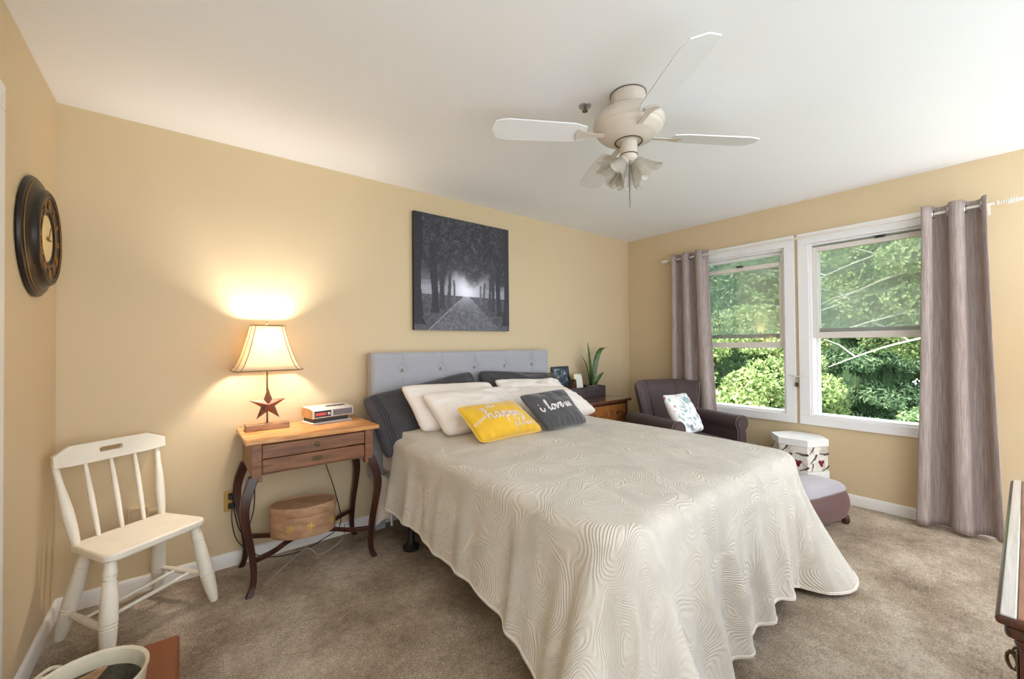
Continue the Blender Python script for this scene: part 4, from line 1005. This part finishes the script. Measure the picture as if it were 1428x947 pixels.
# ---------------------------------------------------------------- right nightstand and things on it
MAT['ns_dark'] = wood('walnut_frame', lin((46, 26, 16)), lin((84, 50, 30)), 0.3, (10, 10, 1.5), 3, coat=0.3)
MAT['ns_face'] = wood('burl_drawer', lin((112, 62, 28)), lin((170, 106, 54)), 0.3, (6, 6, 6), 4, lin((196, 136, 78)), coat=0.4)
MAT['ns_top'] = wood('polished_top', lin((70, 40, 26)), lin((120, 74, 50)), 0.18, (2, 10, 10), 3, coat=0.6)
ns = thing('nightstand', 'dark wooden nightstand with brass bail pulls in corner right of the bed', 'nightstand', (-1.01, -0.235, 0))
obj('top', M().box(-0.375, 0.365, -0.245, 0.215, 0.708, 0.735), 'ns_top', ns, bevel=0.006, segs=3)
obj('carcass', M().box(-0.35, 0.34, -0.215, 0.205, 0.06, 0.708), 'ns_dark', ns, bevel=0.003)
for x in (-0.335, 0.325): 
    for y in (-0.20, 0.19): obj('leg', M().box(x-0.022, x+0.022, y-0.012, y+0.012, 0, 0.06), 'ns_dark', ns)
for k in range(3):
    z0_ = 0.09+0.205*k; d = obj('drawer', M().box(-0.305, 0.295, -0.228, -0.2155, z0_, z0_+0.19), 'ns_face', ns, bevel=0.005)
    for x in (-0.19, 0.18):
        pu = M(); pu.lathe([(0.013, 0), (0.010, 0.004), (0.004, 0.006), (0.004, 0.014)], 12, TR(x-0.022, -0.228, z0_+0.115, PI/2)).lathe([(0.013, 0), (0.010, 0.004), (0.004, 0.006), (0.004, 0.014)], 12, TR(x+0.022, -0.228, z0_+0.115, PI/2))
        pu.tube(crom([(x-0.022, -0.241, z0_+0.115), (x-0.024, -0.244, z0_+0.095), (x-0.01, -0.246, z0_+0.082), (x+0.01, -0.246, z0_+0.082), (x+0.024, -0.244, z0_+0.095), (x+0.022, -0.241, z0_+0.115)], 5), 0.0028, 6)
        obj('bail_pull', pu, 'brass_dark', d)
MAT['tray'] = wood('dark_stained_box', lin((52, 42, 44)), lin((92, 78, 80)), 0.55, (3, 12, 12), 4)
ty = thing('wooden_tray', 'dark stained open wooden box tray on the nightstand', 'tray', (-0.965, -0.115, 0.735))
obj('front_board', M().box(-0.265, 0.265, -0.095, -0.083, 0, 0.105), 'tray', ty, bevel=0.002)
obj('back_board', M().box(-0.265, 0.265, 0.083, 0.095, 0, 0.105), 'tray', ty, bevel=0.002)
for x in (-0.265, 0.253): obj('side_board', M().box(x, x+0.012, -0.083, 0.083, 0, 0.105), 'tray', ty)
obj('bottom_board', M().box(-0.253, 0.253, -0.083, 0.083, 0, 0.008), 'tray', ty)
for x in (-0.15, 0.12): obj('stud', M().lathe([(0.008, 0), (0.006, 0.003), (0, 0.004)], 10, TR(x, -0.095, 0.055, PI/2)), 'dark_metal', ty)
# snake plant
MAT['snake'] = None
a = N('snake_leaf'); a.set(0.35); v = a.coord('Object', (3, 3, 30)); f = a.noise(v, 2, 3)
a.l(a.ramp(f, [(0.35, lin((34, 62, 28))), (0.6, lin((74, 106, 48)))]), a.b.inputs['Base Color']); MAT['snake'] = a.m
pl = thing('snake_plant', 'potted snake plant with tall pointed leaves in the wooden tray', 'plant', (-0.80, -0.110, 0.743))
obj('pot', M().lathe([(0, 0), (0.045, 0), (0.05, 0.01), (0.062, 0.095), (0.064, 0.10), (0.058, 0.10), (0.055, 0.085), (0, 0.082)], 32), plain('clay_pot', lin((150, 132, 118)), 0.6), pl)
def leaf(pts, wmax, tw):
    wmax *= 1.4; P = [Vector(p) for p in crom(pts, 8)]; n_ = len(P); vs = []; fs = []
    for i, p in enumerate(P):
        t = i/(n_-1); w_ = wmax*(0.55+0.45*math.sin(min(1, t*2.2)*PI/2))*(1-t**3.0)+0.0006
        d = (P[min(i+1, n_-1)]-P[max(i-1, 0)]).normalized(); s_ = Vector((math.cos(tw), math.sin(tw), 0)); s_ = (s_-d*s_.dot(d)).normalized(); nn_ = d.cross(s_)
        vs += [tuple(p-s_*w_+nn_*w_*0.25), tuple(p-nn_*0.002), tuple(p+s_*w_+nn_*w_*0.25), tuple(p+nn_*0.001)]
    for i in range(n_-1):
        for j in range(4): fs.append((i*4+j, i*4+(j+1) % 4, i*4+4+(j+1) % 4, i*4+4+j))
    mb = M(); mb.add(vs, fs); obj('leaf', mb, 'snake', pl, angle=60)
leaf([(0, 0, 0.08), (0.0, 0.0, 0.25), (-0.035, -0.01, 0.40), (-0.062, -0.01, 0.535)], 0.020, 0.2)
leaf([(0.01, -0.01, 0.08), (0.04, -0.01, 0.25), (0.085, -0.015, 0.40), (0.15, -0.02, 0.47), (0.245, -0.03, 0.475)], 0.021, -0.6)
leaf([(-0.015, 0, 0.08), (-0.04, 0.0, 0.22), (-0.08, 0.005, 0.33), (-0.145, 0.0, 0.40)], 0.017, 0.5)
leaf([(-0.02, -0.01, 0.08), (-0.045, -0.02, 0.18), (-0.09, -0.03, 0.27), (-0.14, -0.04, 0.345)], 0.012, 0.8)
leaf([(0.02, -0.02, 0.08), (0.06, -0.03, 0.15), (0.10, -0.035, 0.19), (0.145, -0.045, 0.225)], 0.018, -0.2)
leaf([(0.0, -0.02, 0.08), (0.0, -0.03, 0.18), (-0.03, -0.04, 0.27)], 0.018, 0.3)
leaf([(0.02, 0.01, 0.08), (0.03, 0.01, 0.22), (0.055, 0.0, 0.33)], 0.019, -0.1)
# framed photo, box and card
a = N('blue_print'); a.set(0.35); v = a.coord(); a.l(a.ramp(a.noise(v, 16, 4, 0.6, 1.2), [(0.42, lin((50, 60, 74))), (0.56, lin((84, 98, 114))), (0.62, lin((176, 188, 196)))]), a.b.inputs['Base Color']); BLUEP = a.m
pf = thing('picture_frame', 'dark blue patterned picture frame leaning in the tray next to bed', 'picture frame', (-1.140, -0.047, 0.744)); pf.rotation_euler = (math.radians(-8), 0, math.radians(6))
obj('frame', M().box(-0.130, 0.130, -0.009, 0.009, 0.0, 0.300), plain('blue_black_frame', lin((52, 60, 72)), 0.3, vary=0.4, scale=30), pf, bevel=0.012, segs=3)
obj('photo', M().box(-0.108, 0.108, -0.0105, -0.009, 0.025, 0.275), BLUEP, pf)
tri = M().prism([(-0.07, 0), (0.07, 0.0), (0.050, 0.175)], -0.035, 0.035, 'y'); o = obj('wooden_birdhouse', tri, 'ns_dark', bevel=0.002); o.location = (-1.135, -0.130, 0.7445); tag(o, 'dark angular wooden ornament in the tray beside the white card', 'ornament')
cd = thing('greeting_card', 'small white and yellow flowered card block standing in the tray', 'card', (-0.995, -0.135, 0.7445)); cd.rotation_euler = (math.radians(-10), 0, math.radians(4))
obj('block', M().box(-0.062, 0.062, -0.003, 0.024, 0, 0.222), plain('yellow_edge', lin((196, 176, 60)), 0.6), cd)
a = N('card_print'); a.set(0.6); v = a.coord(); vo = a.n('ShaderNodeTexVoronoi'); vo.inputs['Scale'].default_value = 28; a.l(v, vo.inputs['Vector'])
a.l(a.ramp(vo.outputs['Distance'], [(0.0, lin((90, 120, 190))), (0.18, lin((200, 210, 140))), (0.35, lin((238, 236, 222)))]), a.b.inputs['Base Color'])
obj('printed_face', M().box(-0.060, 0.060, -0.0045, -0.003, 0.002, 0.220), a.m, cd)

# ---------------------------------------------------------------- armchair
MAT['suede'] = fabric('brown_suede', lin((74, 58, 57)), 0.6, bump=0.1, weave=500, vary=0.10, sheen=0.12, scale=4)
MAT['suede_pipe'] = fabric('suede_piping', lin((120, 102, 98)), 0.6)
ac = thing('armchair', 'dark brown suede armchair in corner in front of left window', 'armchair', (-0.585, -0.945, 0), math.radians(-16.5))
# local: faces -y ; back at y ~ +0.3
def ac_back(u, v):
    # closed band around the arc : u around cross section, v height
    z = 0.30+0.615*v; hw_ = 0.225+0.145*v**0.9; lean = 0.20+0.11*v; th_ = 0.055
    n_ = u
    if n_ < 0.5: t = -1+4*n_; sd = 1                # front, left -> right
    else: t = 3-4*n_; sd = -1
    tt_ = t
    x = hw_*math.copysign(abs(tt_)**0.9, tt_)
    curve = -0.17*abs(tt_)**2.6*(0.6+0.4*v)
    e = (1-abs(tt_)**8)**0.5
    grv = 0.014*math.exp(-((abs(tt_)-0.42)/0.045)**2) if sd == 1 else 0
    top = (max(0, 1-((v-0.86)/0.14)**2))**0.5 if v > 0.86 else 1
    y = lean+curve-sd*(th_*e*max(0.12, top))+sd*grv
    x += (1-e)*0.0
    z += -0.018*abs(tt_)**3*v
    return (x, y, z)
mb = M(); mb.grid(ac_back, 96, 34, closeu=True)
nv_ = 34; mb.f.append([(nv_-1)*96+i for i in range(96)]); mb.mi.append(0)
bk = obj('backrest', mb, 'suede', ac, angle=60)
for sg in (-1, 1):
    P = []
    for v_ in np.linspace(0.02, 0.985, 24):
        q = Vector(ac_back(0.5*(sg*0.985+1)/2+0.0, v_)); P.append(q+Vector((sg*0.006, -0.004, 0)))
    obj('piping', M().tube(P, 0.004, 6), 'suede_pipe', bk)
obj('seat_base', M().box(-0.33, 0.33, -0.33, 0.24, 0.12, 0.33), 'suede', ac, bevel=0.03, segs=3)
obj('seat_cushion', M().box(-0.262, 0.262, -0.35, 0.16, 0.332, 0.45), 'suede', ac, bevel=0.04, segs=4)
for sg in (-1, 1):
    pr = []
    for t in np.linspace(-0.35*PI, 1.28*PI, 22): pr.append((0.068*math.cos(t), 0.578+0.066*math.sin(t)))
    pr += [(-0.045, 0.48), (-0.045, 0.12), (0.040, 0.12), (0.040, 0.48)]
    pr = [(sg*(0.345+a), z) for a, z in pr]
    arm = obj('armrest', M().prism(pr, -0.33, 0.24, 'y'), 'suede', ac, bevel=0.010, segs=3)
    fp = [(sg*0.345+(a-sg*0.345)*0.94, z) for a, z in pr]
    obj('front_panel', M().prism(fp, -0.352, -0.331, 'y'), 'suede', arm, bevel=0.008, segs=3)
    obj('piping', M().tube([(a, -0.335, z) for a, z in pr], 0.004, 6, closed=True), 'suede_pipe', arm)
for x in (-0.31, 0.31):
    for y in (-0.30, 0.2): obj('leg', M().lathe([(0.018, 0), (0.026, 0.12)], 12, TR(x, y, 0)), 'ns_dark', ac)
a = N('floral_cotton'); a.set(0.7); v = a.coord()
v1 = a.n('ShaderNodeTexVoronoi'); v1.inputs['Scale'].default_value = 11; a.l(v, v1.inputs['Vector'])
nn1 = a.noise(v, 13, 4, 0.6, 1.5)
c1 = a.ramp(nn1, [(0.40, lin((150, 178, 182))), (0.45, lin((238, 236, 234))), (0.60, lin((240, 238, 236))), (0.66, lin((214, 190, 200))), (0.70, lin((236, 234, 232)))])
c2 = a.ramp(v1.outputs['Distance'], [(0.0, lin((150, 40, 80))), (0.14, lin((190, 110, 140))), (0.2, lin((255, 255, 255)))])
mx = a.n('ShaderNodeMix', data_type='RGBA', blend_type='MULTIPLY'); mx.inputs[0].default_value = 0.8; a.l(c1, mx.inputs[6]); a.l(c2, mx.inputs[7]); a.l(mx.outputs[2], a.b.inputs['Base Color'])
MAT['floral'] = a.m
pillow('throw_cushion', [(-0.93, -0.97, 0.835), (-0.53, -0.965, 0.825), (-0.565, -1.15, 0.505), (-0.96, -1.17, 0.50)], 0.13, 'floral', 'white cushion with pink and teal flowers on the armchair', 'cushion', wr=0.010, seed=33, pinch=0.09)

# ---------------------------------------------------------------- ottoman
MAT['suede_warm'] = fabric('reddish_suede', lin((98, 70, 68)), 0.55, bump=0.1, weave=500, vary=0.12, sheen=0.15, scale=4)
ott = thing('ottoman', 'low reddish brown ottoman with window light painted on top beyond the foot of the bed', 'ottoman', (-0.658, -1.916, 0), math.radians(-14))
def se(u, p, a_, b_):
    t = 2*PI*u; c, s = math.cos(t), math.sin(t); return a_*math.copysign(abs(c)**(2/p), c), b_*math.copysign(abs(s)**(2/p), s)
def ob(u, v):
    k = 0.90+0.10*math.sin(PI*min(1, v*1.0))
    x, y = se(u, 5, 0.292*k, 0.150*k); return (x, y, 0.055+0.18*v)
mb = M(); mb.grid(ob, 80, 14, closeu=True); mb.f.append(list(range(80))); mb.mi.append(0); obj('body', mb, 'suede_warm', ott, angle=60)
def ot_(u, v):
    k = math.cos(v*PI/2)**0.55 if v < 1 else 0.0
    x, y = se(u, 5, 0.272*k, 0.134*k); return (x, y, 0.235+0.070*math.sin(v*PI/2))
MAT['suede_lit'] = fabric('suede_lit_top', lin((162, 156, 162)), 0.5, bump=0.1, weave=500, vary=0.06, sheen=0.5)  # same suede as the body, window light put into the paler colour
mb = M(); mb.grid(ot_, 80, 14, closeu=True); obj('top_cushion', mb, 'suede_lit', ott, angle=60)
obj('piping', M().tube([(*se(u, 5, 0.272, 0.134), 0.236) for u in np.linspace(0, 1, 80, endpoint=False)], 0.005, 6, closed=True), 'suede_pipe', ott)
for x in (-0.235, 0.235):
    for y in (-0.11, 0.11): obj('foot', M().lathe([(0.016, 0), (0.024, 0.012), (0.026, 0.03), (0.018, 0.06)], 16, TR(x, y, 0)), MAT['tbl_leg'], ott)

# ---------------------------------------------------------------- hexagonal boxes
a = N('bird_paper'); a.set(0.6); v = a.coord(); a.l(a.ramp(a.noise(v, 14, 4, 0.6, 1.0), [(0.40, lin((196, 184, 168))), (0.47, lin((226, 218, 206))), (0.6, lin((232, 226, 216)))]), a.b.inputs['Base Color']); MAT['birdpaper'] = a.m
MAT['box_lid'] = plain('white_lid_paper', lin((232, 230, 226)), 0.6, vary=0.03, scale=20)
MAT['rose'] = plain('rose_print', lin((128, 32, 58)), 0.6, vary=0.3, scale=50)
MAT['birdgrey'] = plain('bird_print', lin((84, 76, 72)), 0.6, vary=0.3, scale=40)
BIRD = [(0, 0), (0.012, 0.006), (0.02, 0.015), (0.028, 0.016), (0.034, 0.011), (0.03, 0.006), (0.022, 0.0), (0.012, -0.007), (-0.004, -0.008), (-0.022, -0.016), (-0.024, -0.010)]
def hexbox(x, y, z, R_, hb_, hl, label):
    t = thing('hexagonal_box', label, 'box', (x, y, z), math.radians(3), 'stacked hexagonal boxes')
    hx = lambda r: [(r*math.cos(math.radians(90+60*k)), r*math.sin(math.radians(90+60*k))) for k in range(6)]
    bo_ = obj('box_body', M().prism(hx(R_*0.965), 0, hb_, 'z'), 'birdpaper', t, bevel=0.002)
    obj('lid', M().prism(hx(R_), hb_-hl*0.0+0.001, hb_+hl, 'z'), 'box_lid', t, bevel=0.003)
    rg = random.Random(int(z*100)+5)
    for face in range(6):
        am = math.radians(120+60*face); ap_ = R_*0.965*math.cos(PI/6)+0.0006
        pr_ = M()
        for (du, dz, kind, rot, scl) in ((-0.055, 0.72, 0, -0.5, 1.1), (0.045, 0.50, 0, 0.4, 1.15), (-0.03, 0.32, 1, 0, 1.0), (0.06, 0.86, 0, 0.5, 0.9), (0.055, 0.16, 0, 0.9, 0.8), (-0.07, 0.10, 0, 0.1, 0.9)):
            T = Matrix.Rotation(am-PI/2, 4, 'Z') @ TR(du*R_/0.2, ap_, dz*hb_, 0, 0, PI)
            pr_.cur = kind
            if kind == 0:
                c, s = math.cos(rot), math.sin(rot)
                pr_.prism([((px*c-py*s)*scl*1.3, (px*s+py*c)*scl*1.3) for px, py in BIRD], -0.0008, 0.0, 'y', T)
            else:
                for (qx, qz, qr) in ((0, 0, 0.018), (0.016, 0.010, 0.013), (-0.013, 0.012, 0.013), (0.004, -0.016, 0.012)):
                    pr_.prism([(qx+qr*math.cos(s_), qz+qr*math.sin(s_)) for s_ in np.linspace(0, 2*PI, 12, endpoint=False)], -0.0008, 0.0, 'y', T)
        o_ = obj('printed_birds', pr_, ['birdgrey', 'rose'], bo_, smooth=False, fix=True)
    return t
hexbox(-0.190, -1.728, 0.0, 0.198, 0.215, 0.055, 'lower hexagonal box on the floor by window wall, mostly hidden by the ottoman')
hexbox(-0.190, -1.730, 0.272, 0.194, 0.185, 0.055, 'top hexagonal white lidded box printed with birds and roses')

# ---------------------------------------------------------------- dresser at the right edge
MAT['dresser'] = wood('mahogany_dresser', lin((92, 38, 18)), lin((146, 72, 36)), 0.22, (3, 10, 10), 3, coat=0.6)
MAT['dresser_mid'] = wood('dresser_panel', lin((122, 78, 54)), lin((150, 102, 74)), 0.5, (3, 10, 10), 3)
MAT['dresser_dk'] = wood('dark_mahogany', lin((48, 20, 12)), lin((84, 38, 22)), 0.22, (10, 10, 2), 3, coat=0.5)
ds = thing('dresser', 'polished reddish wooden dresser cut off at the right edge', 'dresser', (-2.44, -3.13, 0))
# top with moulded edge; front face looks to +y
tp = M(); tp.box(-0.535, 0.535, -0.30, 0.288, 0.785, 0.80)
prof = [(0.0, 0.748), (0.0, 0.785), (0.012, 0.785), (0.010, 0.778), (0.004, 0.770), (-0.006, 0.764), (-0.010, 0.755)]
MAT['pale_edge'] = wood('pale_gloss_edge', lin((176, 174, 172)), lin((206, 206, 206)), 0.15, (1, 30, 30), 3, coat=1.0)  # pale grey glossy strip, lighter than the wood around it
MAT['pale_edge'].node_tree.nodes['Principled BSDF'].inputs['Coat Roughness'].default_value = 0.04
obj('top', tp, 'dresser_dk', ds, bevel=0.007, segs=3); to_ = obj('edge_strip', M().box(-0.528, 0.528, 0.264, 0.282, 0.799, 0.8035), 'pale_edge', ds, bevel=0.0015); to_['label'] = 'pale shiny strip along the front edge'
obj('top_panel', M().box(-0.528, 0.528, -0.28, 0.263, 0.799, 0.803), 'dresser_mid', ds, bevel=0.001)
ml_ = M(); ml_.box(-0.525, 0.525, -0.30, 0.278, 0.762, 0.785); ml_.box(-0.515, 0.515, -0.30, 0.268, 0.745, 0.762)
obj('moulding', ml_, 'dresser_dk', ds, bevel=0.008, segs=3)
ca_ = M(); ca_.box(-0.50, 0.50, -0.30, 0.245, 0.08, 0.745); co_ = obj('carcass', ca_, 'dresser', ds)
for x in (-0.505, 0.475):
    po = M(); po.box(x, x+0.03, 0.245, 0.262, 0.02, 0.745); po.box(x+0.006, x+0.012, 0.262, 0.266, 0.06, 0.73); po.box(x+0.018, x+0.024, 0.262, 0.266, 0.06, 0.73)
    obj('corner_post', po, 'dresser_dk', ds, bevel=0.002)
for x in (-0.46, 0.46):
    for y in (-0.26, 0.22): obj('foot', M().lathe([(0.02, 0), (0.03, 0.03), (0.025, 0.08)], 16, TR(x, y, 0)), 'dresser_dk', ds)
for r_ in range(4):
    for c_ in range(2):
        x0_ = -0.468+0.472*c_; z0_ = 0.10+0.160*r_
        d = obj('drawer', M().box(x0_, x0_+0.464, 0.2455, 0.258, z0_, z0_+0.15), 'dresser', ds, bevel=0.004)
        for px in ((0.04, 0.40) if 1 else ()):
            xx = x0_+px; pu = M()
            pu.lathe([(0.013, 0), (0.010, 0.003), (0.004, 0.006), (0.004, 0.018)], 12, TR(xx, 0.258, z0_+0.115, -PI/2))
            pu.tube([(xx+0.010*math.cos(t)*0.75, 0.272+0.010*math.cos(t)*0.65, z0_+0.10+0.014*math.sin(t)) for t in np.linspace(0, 2*PI, 20, endpoint=False)], 0.0028, 6, closed=True)
            obj('ring_pull', pu, 'brass_dark', d)
# small round table and second lamp past the right curtain, out of frame; the lamp lights the window wall
rt = thing('unseen_round_table', 'small round pedestal table outside the frame past the right curtain', 'table', (-0.36, -3.19, 0))
obj('table_top', M().lathe([(0, 0.715), (0.20, 0.715), (0.206, 0.724), (0.20, 0.735), (0, 0.735)], 40), 'tbl_top', rt)
obj('unseen_pedestal', M().lathe([(0.0, 0.0), (0.15, 0.0), (0.15, 0.015), (0.03, 0.05), (0.02, 0.3), (0.03, 0.5), (0.02, 0.66), (0.06, 0.715)], 28), 'tbl_leg', rt)
table_lamp((-0.36, -3.19, 0.735), PI/2, 'matching lit star lamp outside the frame on the round table', 'star table lamps', power=16.0)
